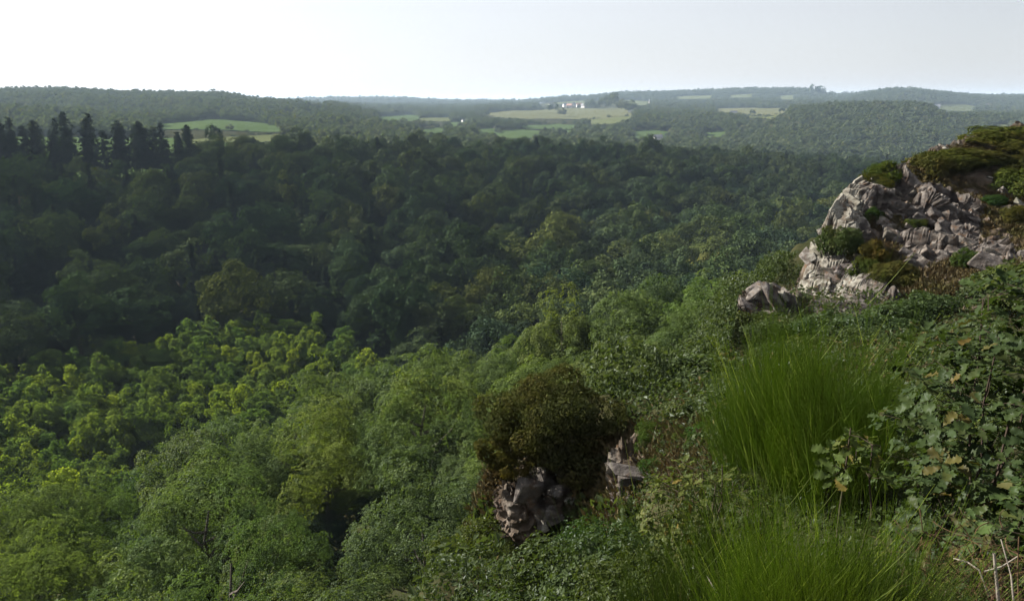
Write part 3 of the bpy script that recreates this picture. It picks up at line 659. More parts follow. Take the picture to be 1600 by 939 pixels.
hp = []
for pl in FIELD_PLAN[:-1]:
    for (xa, ya), (xb, yb) in zip(pl, pl[1:] + pl[:1]):
        L_ = math.hypot(xb - xa, yb - ya); k_ = int(L_ / 7); u = (np.arange(k_) + rng.uniform(0, 1, k_)) / max(1, k_)
        if ya + yb < 2 * np.mean([q[1] for q in pl]) and rng.uniform() < .75: continue
        hp.append(np.c_[xa + (xb - xa) * u + rng.normal(0, 3, k_), ya + (yb - ya) * u + rng.normal(0, 3, k_)])
hp = np.concatenate(hp); zz = H(hp[:, 0], hp[:, 1]); sc = rng.uniform(.14, .32, len(hp)) * np.where(rng.uniform(0, 1, len(hp)) < .1, 1.8, 1)
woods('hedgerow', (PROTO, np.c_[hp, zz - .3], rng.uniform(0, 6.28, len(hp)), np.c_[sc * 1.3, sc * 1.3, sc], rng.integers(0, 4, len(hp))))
# single trees that stand out round the fields
FT = [(341, 183, 1.5, 'large round tree alone at the meadow edge'), (353, 190, 1.0, 'smaller tree beside the large round meadow tree'), (865, 178, 1.6, 'tall tree breaking the lower edge of the straw field'), (878, 183, 1.2, 'tree next to the tall one below the straw field'),
      (955, 172, 2.2, 'dense dark tree at the upper end of the straw field'), (942, 172, 1.6, 'shorter tree hugging the dense dark tree by the straw field'), (975, 178, 2.1, 'broad tree beside the farmhouse at the straw field end'), (985, 178, 1.7, 'tree between the broad tree and the farmhouse'),
      (926, 171, 1.3, 'small round tree above the straw field'), (873, 213, 1.0, 'dome-shaped hedge tree below the little green meadow'), (1016, 219, .8, 'round bushy tree standing before the green meadow'), (1222, 178, 1.0, 'tree at the end of the pale strip field'), (1176, 181, .8, 'shrubby tree between the two pale strip fields'),
      (630, 199, 1.1, 'dark tree among the hedges before the white house'), (1272, 150, 1.6, 'lone tree on the ridge beside the gap'), (1282, 151, 1.3, 'smaller ridge tree next to the gap'), (764, 205, 1.2, 'dark tree between barn and white farmhouses'), (720, 203, 1.0, 'bush-like tree below the white farmhouses')]
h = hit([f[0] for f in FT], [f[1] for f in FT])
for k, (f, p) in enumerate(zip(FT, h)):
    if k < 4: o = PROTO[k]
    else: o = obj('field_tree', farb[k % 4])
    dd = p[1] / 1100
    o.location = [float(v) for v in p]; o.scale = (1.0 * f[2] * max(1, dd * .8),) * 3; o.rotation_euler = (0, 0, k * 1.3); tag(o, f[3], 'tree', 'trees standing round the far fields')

# ------------------------------------------------------------------ houses far off
def box(mb, x0, x1, y0, y1, z0, z1, mi=0):
    v = [(x, y, z) for z in (z0, z1) for x, y in ((x0, y0), (x1, y0), (x1, y1), (x0, y1))]
    mb.add(v, [[0, 3, 2, 1], [4, 5, 6, 7], [0, 1, 5, 4], [1, 2, 6, 5], [2, 3, 7, 6], [3, 0, 4, 7]], .5, mi); return mb
def gable(w_, d_, h_, rh):
    mb = MB(); box(mb, -w_ / 2, w_ / 2, -d_ / 2, d_ / 2, -1.5, h_)
    for sx in (-1, 1): mb.add([(sx * w_ / 2, -d_ / 2, h_), (sx * w_ / 2, d_ / 2, h_), (sx * w_ / 2, 0, h_ + rh)], [[0, 1, 2]])
    rf = MB(); e = .45; t = .25
    for sy in (-1, 1):
        a = [(-w_ / 2 - e, sy * (d_ / 2 + e), h_ - e * rh / d_ * 2), (w_ / 2 + e, sy * (d_ / 2 + e), h_ - e * rh / d_ * 2), (w_ / 2 + e, 0, h_ + rh + .02), (-w_ / 2 - e, 0, h_ + rh + .02)]
        rf.add(a + [(x, y, z + t) for x, y, z in a], [[0, 1, 2, 3], [4, 5, 6, 7], [0, 1, 5, 4], [1, 2, 6, 5], [2, 3, 7, 6], [3, 0, 4, 7]])
    return mb, rf
WIN = box(MB(), -.55, .55, -.06, .06, -.75, .75).mesh('window', [M['glass']]); DOOR = box(MB(), -.5, .5, -.07, .07, -1.05, 1.05).mesh('door', [M['slate']])
CHI = box(MB(), -.45, .45, -.4, .4, -1.2, 1.3).mesh('chimney', [M['tile']])
HM = {}
def house(px_, py_, wd, dp, hh, rot, wm, rm, label, name='house', cat='house', big=1.0, grp='houses scattered in the far valley'):
    p = hit([px_], [py_])[0]
    k = (wd, dp, hh, wm, rm)
    if k not in HM:
        a, b = gable(wd, dp, hh, dp * .42); HM[k] = (a.mesh('wall', [M[wm]]), b.mesh('roof', [M[rm]]))
    o = obj(name, None, None, p, rad(rot), big); obj('wall', HM[k][0], o); rf = obj('roof', HM[k][1], o)
    obj('chimney', CHI, rf, (wd * .36, 0, hh + dp * .42)); n = max(2, int(wd / 3.2))
    for st in range(2 if hh > 4.5 else 1):
        for q in range(n):
            if st == 0 and q == n // 2: obj('door', DOOR, o, ((q + .5) / n * wd - wd / 2, -dp / 2 - .03, 1.05)); continue
            obj('window', WIN, o, ((q + .5) / n * wd - wd / 2, -dp / 2 - .03, 1.6 + 2.8 * st))
    return tag(o, label, cat, grp)
house(734, 194, 15, 8, 5.4, 12, 'white', 'slate', 'long white farmhouse below the hazy woods, largest of its cluster')
house(742, 197, 9, 7, 5.0, -70, 'white', 'slate', 'white gabled house turned end-on beside the long white farmhouse')
house(726, 192, 11, 7, 3.6, 30, 'white', 'slate', 'low pale outbuilding behind the long white farmhouse')
house(605, 180, 10, 7, 5.2, 40, 'white', 'slate', 'lone white house among trees near the dark wooded hill')
house(785, 201, 26, 11, 3.6, 6, 'stonew', 'slate', 'long grey barn roof between two green meadows', 'barn', 'barn')
house(987, 176, 14, 8, 6.0, -12, 'white', 'slate', 'pale farmhouse with trees at the end of the straw field', big=1.3)
house(1028, 220, 11, 7, 4.8, 4, 'white', 'slate', 'white roadside house peeping over the crest below the green meadow')
house(1146, 178, 16, 7, 3.6, 8, 'white', 'slate', 'low white shed on the edge of the pale strip field', 'shed', 'shed')
house(944, 218, 7, 6, 4.2, 30, 'white', 'tile', 'tiny white cottage showing just above the forest crest', 'cottage', 'cottage')
house(772, 170, 12, 8, 5.4, 10, 'white', 'slate', 'distant white house above the barn, edge of hazy woods', big=1.2)
for k, (a, b, lb) in enumerate([(884, 168, 'village house furthest along the strip above the straw field'), (890, 169, 'red-brown roofed village house above the straw field'), (896, 167, 'white village house second from the dense dark tree'), (905, 168, 'gabled village house halfway along the strip above the straw field'), (912, 169, 'white village house nearest the dense dark tree'), (862, 168, 'grey roofed house apart at the low end of the village strip')]):
    house(a, b, 12, 8, 5.2, [20, -30, 65, 5, -50, 15][k], 'white' if k != 1 else 'stonew', 'tile' if k in (1, 3) else 'slate', lb, big=1.5, grp='village houses above the straw field')
house(1540, 170, 16, 9, 5, 20, 'white', 'slate', 'pale house in the hazy valley under the long ridge', big=1.6)
house(1462, 171, 14, 9, 5, -20, 'white', 'slate', 'white house in a hazy clearing under the long ridge', big=1.6)
# village church
p = hit([1020], [167])[0]; ch = obj('church', None, None, p, rad(20), 1.0); a, b = gable(22, 9, 7, 5); obj('wall', a.mesh('wall', [M['white']]), ch); obj('roof', b.mesh('roof', [M['slate']]), ch)
mb = box(MB(), -14.5, -11.05, -2, 2, -1, 15); obj('tower', mb.mesh('tower', [M['stonew']]), ch)
mb = MB(); mb.add([(-15, -2.3, 15), (-10.6, -2.3, 15), (-10.6, 2.3, 15), (-15, 2.3, 15), (-12.8, 0, 27)], [[0, 1, 4], [1, 2, 4], [2, 3, 4], [3, 0, 4]]); obj('spire', mb.mesh('spire', [M['slate']]), ch)
for q in range(4): obj('window', WIN, ch, (-7 + q * 5, -4.53, 4), 0, (1, 1, 1.8))
tag(ch, 'pale village church with a slim spire among hazy trees', 'church')

# ------------------------------------------------------------------ crag and rocks
bm_blocks = []
def hull(rng, sx, sy, sz, n=16):
    bm = bmesh.new()
    pts = rng.uniform(-1, 1, (n, 3)); pts = np.sign(pts) * np.abs(pts) ** .45 * np.array([sx, sy, sz]) * .5
    for p_ in pts: bm.verts.new(p_)
    r_ = bmesh.ops.convex_hull(bm, input=bm.verts[:]); bmesh.ops.delete(bm, geom=[g for g in r_['geom_interior'] if isinstance(g, bmesh.types.BMVert)], context='VERTS')
    bmesh.ops.bevel(bm, geom=bm.edges[:], offset=min(sx, sy, sz) * .05, segments=1, affect='EDGES', profile=.5)
    return bm
def hull_mesh(seed, dims, mat):
    bm = hull(rg(seed), *dims); me = bpy.data.meshes.new('rock_block'); bm.to_mesh(me); bm.free(); me.materials.append(mat); return me
BL = {m: [hull_mesh(900 + k + (50 if m == 'pale' else 0), [(1, .7, .45), (1.2, .6, .35), (.8, .75, .6), (1.4, .7, .4), (.9, .6, .8), (1, .9, .3)][k % 6], M[m]) for k in range(12)] for m in ('rock', 'pale')}
RZ = [[(1262, 440), (1290, 350), (1340, 298), (1355, 360), (1330, 400), (1275, 505)], [(1275, 440), (1320, 410), (1392, 440), (1395, 485), (1340, 503), (1276, 505)], [(1398, 350), (1440, 300), (1500, 320), (1535, 350), (1500, 400), (1440, 425), (1408, 390)],
      [(1500, 365), (1560, 380), (1598, 400), (1590, 430), (1530, 430), (1498, 400)], [(1440, 248), (1470, 226), (1500, 214), (1505, 226), (1475, 250)], [(1345, 298), (1395, 278), (1445, 300), (1400, 335), (1350, 335)]]
RZP = [[tuple(q[:2]) for q in hit([a[0] for a in z_], [a[1] for a in z_], off=0.0) if not np.isnan(q[0])] for z_ in RZ]
def rockmask(x, y):
    m = np.zeros(np.shape(x))
    for k_, pl in enumerate(RZP):
        if k_ == 4: continue
        if len(pl) < 3: continue
        d_ = segdist(x, y, pl, True) * np.where(inpoly(x, y, pl), 1, -1); m = np.maximum(m, sstep(-.7, .5, d_ + 1.2 * (fbm(x * 1.1, y * 1.1, 47, 3) - .5)))
    return m
def cells(a, b, s0):
    """jittered cells: offset and tilt of the nearest one"""
    ia, ib = np.floor(a), np.floor(b); best = np.full(a.shape, 9e9); off = np.zeros(a.shape); sec = np.full(a.shape, 9e9)
    for da in (-1, 0, 1):
        for db in (-1, 0, 1):
            ca, cb = ia + da, ib + db; xa = ca + .15 + .7 * hsh(ca, cb, s0); xb = cb + .15 + .7 * hsh(ca, cb, s0 + 1); dd = np.maximum(np.abs(a - xa), np.abs(b - xb)) + .25 * np.hypot(a - xa, b - xb)
            v_ = (hsh(ca, cb, s0 + 2) - .5) + (a - xa) * (hsh(ca, cb, s0 + 3) - .5) * 1.1 + (b - xb) * (hsh(ca, cb, s0 + 4) - .5) * 1.1
            n_ = dd < best; sec = np.where(n_, best, np.minimum(sec, dd)); off = np.where(n_, v_, off); best = np.where(n_, dd, best)
    return off, sec - best
n = 360; gx, gy = np.meshgrid(np.linspace(8.5, 36, n), np.linspace(25.5, 50, n)); gz = cragz(gx, gy); rm = rockmask(gx, gy)
wx = gx + .5 * (fbm(gx / 1.5, gy / 1.5, 51, 3) - .5); wy = gy + .5 * (fbm(gx / 1.5 + 7, gy / 1.5, 52, 3) - .5)
ca = .86 * wx - .50 * wy; cb = .50 * wx + .86 * wy
o1, e1 = cells(ca / 1.7, cb / .95 + .3 * ca, 60); o2, e2 = cells(ca / .75 + 3, cb / .42 + .2 * ca, 70); o3, e3 = cells(ca / .34 + 1.2 * wy, cb / .2 + 5, 80)
gz = gz + rm * (.95 * o1 + .38 * o2 - .30 * (1 - sstep(0, .10, e1)) - .12 * (1 - sstep(0, .12, e2)) + .17 * o3 + .15) + (1 - rm) * (.7 * (fbm(gx / 1.1, gy / 1.1, 35, 5) - .5) + .2 * o2)
gxx = gx + rm * .35 * (o2 + .5 * o1); gyy = gy - rm * .35 * (o2 - .4 * o1)
keep = (segdist(gx, gy, CPOLY, True) < 3.5) | inpoly(gx, gy, CPOLY); kc = keep[:-1, :-1] & keep[1:, 1:] & keep[1:, :-1] & keep[:-1, 1:]; i, j = np.nonzero(kc)
f = np.stack([i * n + j, i * n + j + 1, (i + 1) * n + j + 1, (i + 1) * n + j], -1); used = np.unique(f); re = np.zeros(n * n, int); re[used] = np.arange(len(used))
mb = MB(); crk = np.minimum(sstep(0, .16, e1), .35 + .65 * sstep(0, .14, e2)); mb.add(np.stack([gxx, gyy, gz], -1).reshape(-1, 3)[used], re[f], crk.ravel()[used])
rmf = rm[i, j]; cme = mb.mesh('crag', [M['crag'], M['cragrock'], M['cragpale']])
px_c, _, _ = proj(np.stack([gxx, gyy, gz], -1)); pal = (px_c + 60 * (fbm(gx / .8, gy / .8, 55, 3) - .5))[i, j] < 1352
cme.polygons.foreach_set('material_index', np.where(rmf > .5, np.where(pal, 2, 1), 0).astype(np.int32))
crag = tag(obj('crag', cme), 'rugged rocky crag with heather and pale slabs above the valley', 'crag')
rng = rg(21)
def blocks(parent, zone, cnt, size, mat, tilt=(.35, -.3, .85), long_=(.8, -.25, -.42), jit=.25, emb=.02, name='rock_block', color=None):
    poly = np.array(zone, float); got = 0; x0, y0 = poly.min(0); x1, y1 = poly.max(0)
    qs = rng.uniform((x0, y0), (x1, y1), (cnt * 6, 2)); qs = qs[inpoly(qs[:, 0], qs[:, 1], zone)][:cnt]
    for p_ in hit(qs[:, 0], qs[:, 1], off=0.0):
        if np.isnan(p_[0]): continue
        nz_ = unit(np.array(tilt) + rng.normal(0, jit, 3)); lx = np.array(long_) + rng.normal(0, jit, 3); lx = unit(lx - nz_ * lx.dot(nz_)); ly = np.cross(nz_, lx)
        s_ = rng.uniform(*size) * np.array([rng.uniform(.8, 1.5), rng.uniform(.7, 1.1), rng.uniform(.6, 1.1)]); R_ = np.stack([lx * s_[0], ly * s_[1], nz_ * s_[2]], 1); loc = p_ + nz_ * s_[2] * emb
        o = obj(name, BL[mat][rng.integers(12)], parent); m4 = Matrix.Identity(4)
        for a in range(3):
            for b in range(3): m4[a][b] = R_[a, b]
            m4[a][3] = loc[a] - parent.location[a]
        o.matrix_basis = m4; g = rng.uniform(.82, 1.15); o.color = (g, g * rng.uniform(.96, 1.02), g * rng.uniform(.92, 1.03), 1) if color is None else (*color, 1)
blocks(crag, [(1262, 420), (1290, 350), (1340, 300), (1352, 360), (1330, 400), (1280, 440)], 60, (.4, 1.1), 'pale', (-.55, -.55, .5), (.5, -.1, -.8), .16, -.14)
blocks(crag, [(1275, 440), (1320, 410), (1390, 440), (1395, 480), (1340, 500), (1278, 500)], 60, (.35, .95), 'rock', (-.2, -.6, .7), jit=.16, emb=-.08)
blocks(crag, [(1400, 350), (1440, 330), (1500, 345), (1490, 400), (1440, 420), (1412, 390)], 32, (.6, 1.3), 'rock', jit=.12, emb=-.06)
blocks(crag, [(1405, 300), (1450, 290), (1500, 320), (1530, 345), (1470, 350), (1410, 340)], 48, (.35, .95), 'rock', jit=.14, emb=-.06)
blocks(crag, [(1500, 375), (1560, 385), (1595, 400), (1590, 425), (1540, 425), (1505, 400)], 20, (.7, 1.3), 'rock', (.2, -.35, .9), (.75, -.3, -.35), .08, -.15)
blocks(crag, [(1445, 245), (1470, 226), (1500, 217), (1500, 226), (1475, 245)], 14, (.3, .65), 'pale', jit=.12, emb=-.1)
blocks(crag, [(1345, 300), (1395, 280), (1440, 300), (1400, 330), (1350, 330)], 18, (.4, .9), 'rock', jit=.14, emb=-.2)
blocks(crag, [(1350, 340), (1400, 340), (1400, 420), (1350, 410)], 16, (.3, .7), 'rock')
blocks(crag, [(1560, 260), (1600, 290), (1600, 330), (1550, 290)], 10, (.4, .9), 'pale')
def rock_body(seed, rx, ry, rz, mat, name='rock_body'):
    bm = bmesh.new(); bmesh.ops.create_icosphere(bm, subdivisions=5, radius=1.0); v = np.array([q.co[:] for q in bm.verts]); o3 = seed * 3.7
    n_ = .8 * (fbm(v[:, 0] * 1.4 + o3, v[:, 2] * 1.4 + v[:, 1], seed, 4) - .5) + .5 * (fbm(v[:, 1] * 2.2 + o3, v[:, 2] * 3.1 - v[:, 0], seed + 4, 4) - .5)
    q = (v[:, 2] * 2.2 + v[:, 0] * 1.2 + 1.2 * n_) % .5; n_ = n_ + .22 * (q / .5) ** 2
    v = v * (1 + n_)[:, None] * np.array([rx, ry, rz])
    for a, b in zip(bm.verts, v): a.co = b
    me = bpy.data.meshes.new(name); bm.to_mesh(me); bm.free(); me.materials.append(M[mat]); return me
# small pinnacle and the rocks under the gorse
def cluster(name, label, base, items, cat='rock', bodies=()):
    o = tag(obj(name, None, None, base), label, cat)
    for (px_, py_, Y_, sx, sy, sz, ax, ay, az, mat) in items:
        p_ = at(px_, py_, Y_); b = obj('rock_block', BL[mat][rng.integers(12)], o, p_ - np.array(base)); b.scale = (sx, sy, sz); b.rotation_euler = (rad(ax), rad(ay), rad(az)); g = rng.uniform(.85, 1.1); b.color = (g, g, g, 1)
    for k, (px_, py_, Y_, rx_, ry_, rz_) in enumerate(bodies): obj('rock_body', rock_body(len(items) + k, rx_, ry_, rz_, 'crag'), o, at(px_, py_, Y_) - np.array(base), k)
    return o
cluster('rock_pinnacle', 'small dark rock pinnacle with pale tips beside the crag foot', at(1200, 510, 31.5), [
 (1172, 492, 31.2, 1.6, 1.5, 1.5, 10, 20, 0, 'rock'), (1190, 468, 31.4, 1.3, 1.3, 1.7, 0, 35, 20, 'rock'), (1184, 455, 31.6, .7, .8, 1.0, 0, 60, 10, 'rock'), (1196, 450, 31.5, .5, .6, .9, 0, 70, 0, 'pale'),
 (1212, 470, 31.0, 1.3, 1.2, 1.5, 20, 50, 30, 'rock'), (1208, 453, 31.8, .8, .7, .6, 10, 20, 0, 'rock'), (1220, 452, 31.9, .8, .6, .5, 10, 25, 0, 'rock'), (1232, 474, 31.2, 1.4, 1.2, 1.2, 10, 40, 10, 'rock'), (1224, 462, 31.0, .5, .5, .7, 0, 60, 0, 'pale'),
 (1248, 482, 31.6, 1.5, 1.2, 1.0, 10, 25, 0, 'rock'), (1206, 496, 31.3, 1.7, 1.5, 1.2, 0, 10, 40, 'rock'), (1240, 502, 32, 1.6, 1.4, 1.8, 30, 10, 0, 'rock'), (1160, 498, 31.0, .8, .8, .6, 0, 10, 0, 'pale'), (1185, 505, 31, 1.6, 1.3, 1.1, 0, 0, 30, 'rock'), (1222, 520, 31.8, 2.2, 1.8, 1.8, 0, 0, 30, 'rock')], bodies=[(1195, 490, 31.9, 1.0, .9, .9), (1240, 492, 32.4, .9, .9, .7)])
cluster('gorse_rock', 'brown-grey rock outcrop under the big gorse bush', at(896, 792, 15.5), [
 (824, 767, 15.2, .62, .6, .75, 0, 20, 10, 'rock'), (846, 747, 15.6, .8, .8, .9, 0, 60, 10, 'rock'), (842, 787, 15.3, .6, .7, .7, 10, 50, 0, 'rock'), (874, 772, 15.5, .8, .8, .9, 0, 40, 60, 'rock'), (858, 807, 15.2, .5, .5, .8, 5, 70, 0, 'rock'), (850, 820, 15.1, .22, .25, .4, 0, 75, 0, 'pale'),
 (896, 787, 15.2, .35, .5, .8, 0, 65, 20, 'pale'), (913, 782, 15.4, .55, .6, .9, 0, 70, 10, 'rock'), (886, 804, 15.3, .5, .5, .5, 0, 30, 0, 'rock'), (931, 792, 15.8, .9, .9, 1.2, 0, 30, 0, 'rock'), (886, 732, 16.2, 1.5, 1.2, 1.4, 0, 10, 0, 'rock'), (946, 752, 16.6, 1.6, 1.2, 1.8, 0, 20, 0, 'rock'), (966, 712, 16.9, 1.4, 1.0, 1.6, 0, 20, 0, 'rock')], bodies=[(878, 767, 16.2, .95, .8, .95), (941, 782, 16.4, .9, .8, 1.0), (976, 752, 16.8, .7, .8, 1.2), (978, 792, 15.6, .5, .6, .9), (816, 807, 15.8, .6, .6, .7)])
cluster('hollow_rock', 'low grey rock with a dark hole beside the heather knoll', at(1005, 775, 12.8), [
 (984, 755, 13.3, .35, .6, 1.2, 0, 80, 0, 'rock'), (990, 785, 12.9, .3, .5, .9, 0, 85, 10, 'rock'), (1000, 738, 13.0, .8, .6, .32, 0, 12, 0, 'rock'), (1022, 744, 12.9, .6, .5, .35, 0, -15, 0, 'rock'), (1022, 772, 12.8, .3, .4, .6, 0, 80, 0, 'rock'), (995, 798, 12.7, .3, .4, .55, 0, 80, 10, 'rock'), (1030, 795, 12.6, .6, .5, .4, 0, 10, 0, 'rock'), (1008, 765, 13.6, .9, .5, .9, 0, 0, 0, 'rock'), (976, 790, 13.6, .4, .7, 1.4, 0, 85, 0, 'rock'), (1054, 738, 12.6, .3, .25, .25, 0, 20, 0, 'rock'), (1042, 684, 13.6, .25, .25, .3, 0, 20, 0, 'pale')], bodies=[(1030, 770, 13.6, .6, .5, .75), (985, 765, 14.0, .35, .4, .95), (1075, 755, 13.4, .5, .5, .45)])

# ------------------------------------------------------------------ heather, gorse and scrub
def scatter_patch(name, zone, cnt, mat, hgt, rw, sides=3, off=0.0, seed=0, size=None):
    """thin upright sprigs over ground seen inside a pixel zone, ONE stuff object"""
    r = rg(seed); poly = np.array(zone, float); x0, y0 = poly.min(0); x1, y1 = poly.max(0); qs = r.uniform((x0, y0), (x1, y1), (cnt * 3, 2)); qs = qs[inpoly(qs[:, 0], qs[:, 1], zone)][:cnt]
    b = hit(qs[:, 0], qs[:, 1], off=off); b = b[~np.isnan(b[:, 0])]; b = b[rockmask(b[:, 0], b[:, 1]) < .45]; n_ = len(b); mb = MB()
    clump = .5 + fbm(b[:, 0] * 1.3, b[:, 1] * 1.3, 51, 3)
    for rep in range(4):
        hh = hgt * r.uniform(.4, 1.15, n_) * clump; dr = unit(np.c_[r.normal(0, .8, n_), r.normal(0, .8, n_), np.ones(n_)]); bb = b + np.c_[r.normal(0, hgt * .5, (n_, 2)), np.full(n_, -.05)]
        P_ = bb + dr * hh[:, None] * .5; N_ = unit(np.cross(dr, runit(r, n_))); v, f = leaf_quads(P_, N_, hh, r, rw, .1, dr); mb.add(v, f, np.repeat(np.clip(r.normal(.45, .2, n_), 0, 1), 4))
    return obj(name, mb.mesh(name, [M[mat]]), kind='stuff')
scatter_patch('heather', [(1350, 300), (1400, 275), (1440, 245), (1500, 225), (1600, 195), (1600, 420), (1500, 460), (1420, 480), (1380, 440), (1350, 400), (1345, 340)], 16000, 'heather', .24, .34, seed=61)
scatter_patch('heather', [(985, 660), (1030, 655), (1120, 665), (1150, 720), (1080, 780), (1030, 740), (1000, 720)], 3600, 'heather', .22, .10, seed=62)
scatter_patch('heather', [(735, 720), (812, 720), (812, 840), (735, 840)], 2600, 'heather', .20, .3, seed=63)
scatter_patch('heather', [(905, 690), (1000, 680), (1000, 830), (905, 830)], 3600, 'heather', .20, .3, seed=64)
scatter_patch('undergrowth', [(735, 780), (1000, 780), (1010, 850), (735, 850)], 2600, 'scrub', .22, .5, seed=65)
def shrub_mesh(seed, rx, rz, nl, ls, mat, ncl=26, asp=.6, jit=.6, low=-.2, clump=(.22, .42), fold=.2, ry=None):
    return crown(rg(seed), rx, rz, rz * .35, ncl, nl, ls, asp, clump, .25, jit, fold, low, (.45, .85), ry, spray=7 if mat == 'scrub' else 1).mesh('foliage', [M[mat]])
def stems_mesh(seed, n_, h, spread, r0, mat='twig'):
    r = rg(seed); a = r.uniform(0, 6.28, n_); q = r.uniform(.1, 1, n_) * spread; u = np.linspace(0, 1, 5)
    p_ = np.stack([np.cos(a)[:, None] * q[:, None] * u ** 1.3, np.sin(a)[:, None] * q[:, None] * u ** 1.3, h * r.uniform(.6, 1, n_)[:, None] * u - .25], -1) + r.normal(0, .03 * h, (n_, 5, 3)) * u[None, :, None]
    v, f = tubes(p_, r0 * np.broadcast_to(np.linspace(1, .3, 5), (n_, 5)) * r.uniform(.6, 1.2, (n_, 1)), 4); return MB().add(v, f, .5).mesh('stems', [M[mat]])
def plant(name, cat, label, loc, fol, stm, scale=1, rot=0, color=None, group=None, fname='foliage', sname='stems'):
    o = tag(obj(name, None, None, loc, rot, scale), label, cat, group); obj(fname, fol, o, color=color); obj(sname, stm, o); return o
GOR = [shrub_mesh(700 + k, 1.0, .7, 2600, .16, 'gorse', 30, .34, .5) for k in range(3)]; SCR = [shrub_mesh(710 + k, 1.0, .8, 2600, .13, 'scrub', 26) for k in range(3)]
STM = [stems_mesh(720 + k, 14, .9, .6, .02) for k in range(2)]
def put(name, cat, items, meshes, grp, hgt=.0):
    h_ = hit([q[0] for q in items], [q[1] for q in items], off=0.0)
    for k, (q, p_) in enumerate(zip(items, h_)):
        if np.isnan(p_[0]): continue
        plant(name, cat, q[3], p_ + np.array([0, 0, -.1]), meshes[k % 3], STM[k % 2], q[2] if hasattr(q[2], '__len__') else (q[2],) * 3, k * 1.7, q[4] if len(q) > 4 else None, grp)
G1 = (1.2, 1.25, .75); G2 = (1.1, 1.05, .8)
put('gorse_bush', 'bush', [
 (1490, 256, (2.4, 1.6, 0.74), 'spreading yellow-green gorse bush just below the crag summit rocks', G1), (1455, 268, (1.6, 1.3, 1.0), 'gorse bush on the lower flank of the spreading summit bush', G2), (1530, 250, (2.0, 1.6, 0.68), 'dark gorse bush beside the spreading summit bush', G2), (1388, 283, (1.1, 1, .9), 'dark green bush perched on the crag skyline', (1, 1.3, .8)),
 (1370, 290, (.8, .8, .7), 'smaller bush leaning on the skyline bush of the crag', G1), (1330, 304, (.5, .5, .5), 'yellowish tuft topping the pale rock face', (1.6, 1.4, .7)), (1545, 222, (2.0, 1.6, 0.56), 'gorse bush along the summit ridge of the crag', G1), (1580, 212, (2.2, 1.8, 0.62), 'broad gorse mass where the summit ridge leaves the picture', G1),
 (1595, 300, (1.5, 1.4, 1.2), 'bright green gorse bush by the picture edge on the crag', (1.1, 1.3, .8)), (1590, 265, (1.6, 1.4, 0.68), 'gorse bush above the bright green one at the picture edge', G2), (1585, 235, (1.9, 1.4, 0.62), 'rusty gorse bush under the broad summit gorse', (1.3, 1.2, .8)), (1548, 318, (.7, .7, .5), 'small dark green broom tuft on the heather slope', (.62, 1.05, .8)),
 (1362, 342, (.42, .42, .55), 'small green tuft on the face between pale rock and heather', (.72, 1.12, .8)), (1428, 352, (.5, .5, .4), 'pale green tuft above the jointed slabs', (1.1, 1.35, 1.0)), (1308, 392, (1.1, .9, 1.2), 'ragged green shrub clinging to the pale rock face', (1.0, 1.2, 1.05)), (1362, 405, (.9, .9, .8), 'rusty brown gorse in the hollow of the crag', (1.3, 1.0, .7)), (1352, 430, (.7, .7, .9), 'olive gorse clump at the foot of the hollow', (1.0, 1.2, .8)),
 (1515, 412, (.9, .7, .7), 'green broom growing over the jointed slabs', (.85, 1.2, .85)), (1400, 440, (1.2, .9, .8), 'dark gorse bush at the crag foot beside a rounded boulder', G2), (1600, 345, (1.0, 1.0, .8), 'low brownish gorse by the edge of the heather slope', (1.2, 1.1, .8))], GOR, 'gorse bushes on the crag')
# shrubs along the foot of the crag and on the ridge
SCRUB = []
lab_s = ['leafy scrub bush right under the jointed slabs', 'leafy scrub bush at the crag foot next to the slabs', 'low scrub bush between crag foot and oak sapling', 'pale scrub bush in front of the rock pinnacle', 'scrub bush at the base of the rock pinnacle', 'scrub bush filling the cleft beside the pinnacle', 'rounded scrub bush behind the tall broom', 'olive scrub bush behind the tall broom', 'scrub bush between tall broom and oak sapling', 'small-leaved bush above the heather knoll', 'small-leaved bush on the edge of the heather knoll', 'scrub bush in front of the crag rubble', 'bright scrub bush on the ridge behind the tall broom', 'leafy bush at the picture edge below the slabs', 'scrub bush below the crag rubble, nearer the oak sapling', 'sparse scrub bush over the ridge edge']
its = [(1560, 462, 1.5), (1600, 455, 1.8), (1450, 490, 1.4), (1195, 530, 1.3), (1165, 520, 1.4), (1262, 525, 1.2), (1330, 545, 1.4), (1275, 560, 1.3), (1370, 530, 1.5), (1140, 640, 1.0), (1080, 650, .7), (1310, 520, 1.3), (1230, 570, 1.2), (1590, 480, 1.6), (1405, 510, 1.5), (1110, 600, 1.3)]
put('scrub_bush', 'bush', [(a, b, (c * .75, c * .75, c * .5), l, [(1, 1, 1), (1.2, 1.1, .9), (.85, .95, .9)][k % 3]) for k, ((a, b, c), l) in enumerate(zip(its, lab_s))], SCR, 'scrub bushes along the ridge')

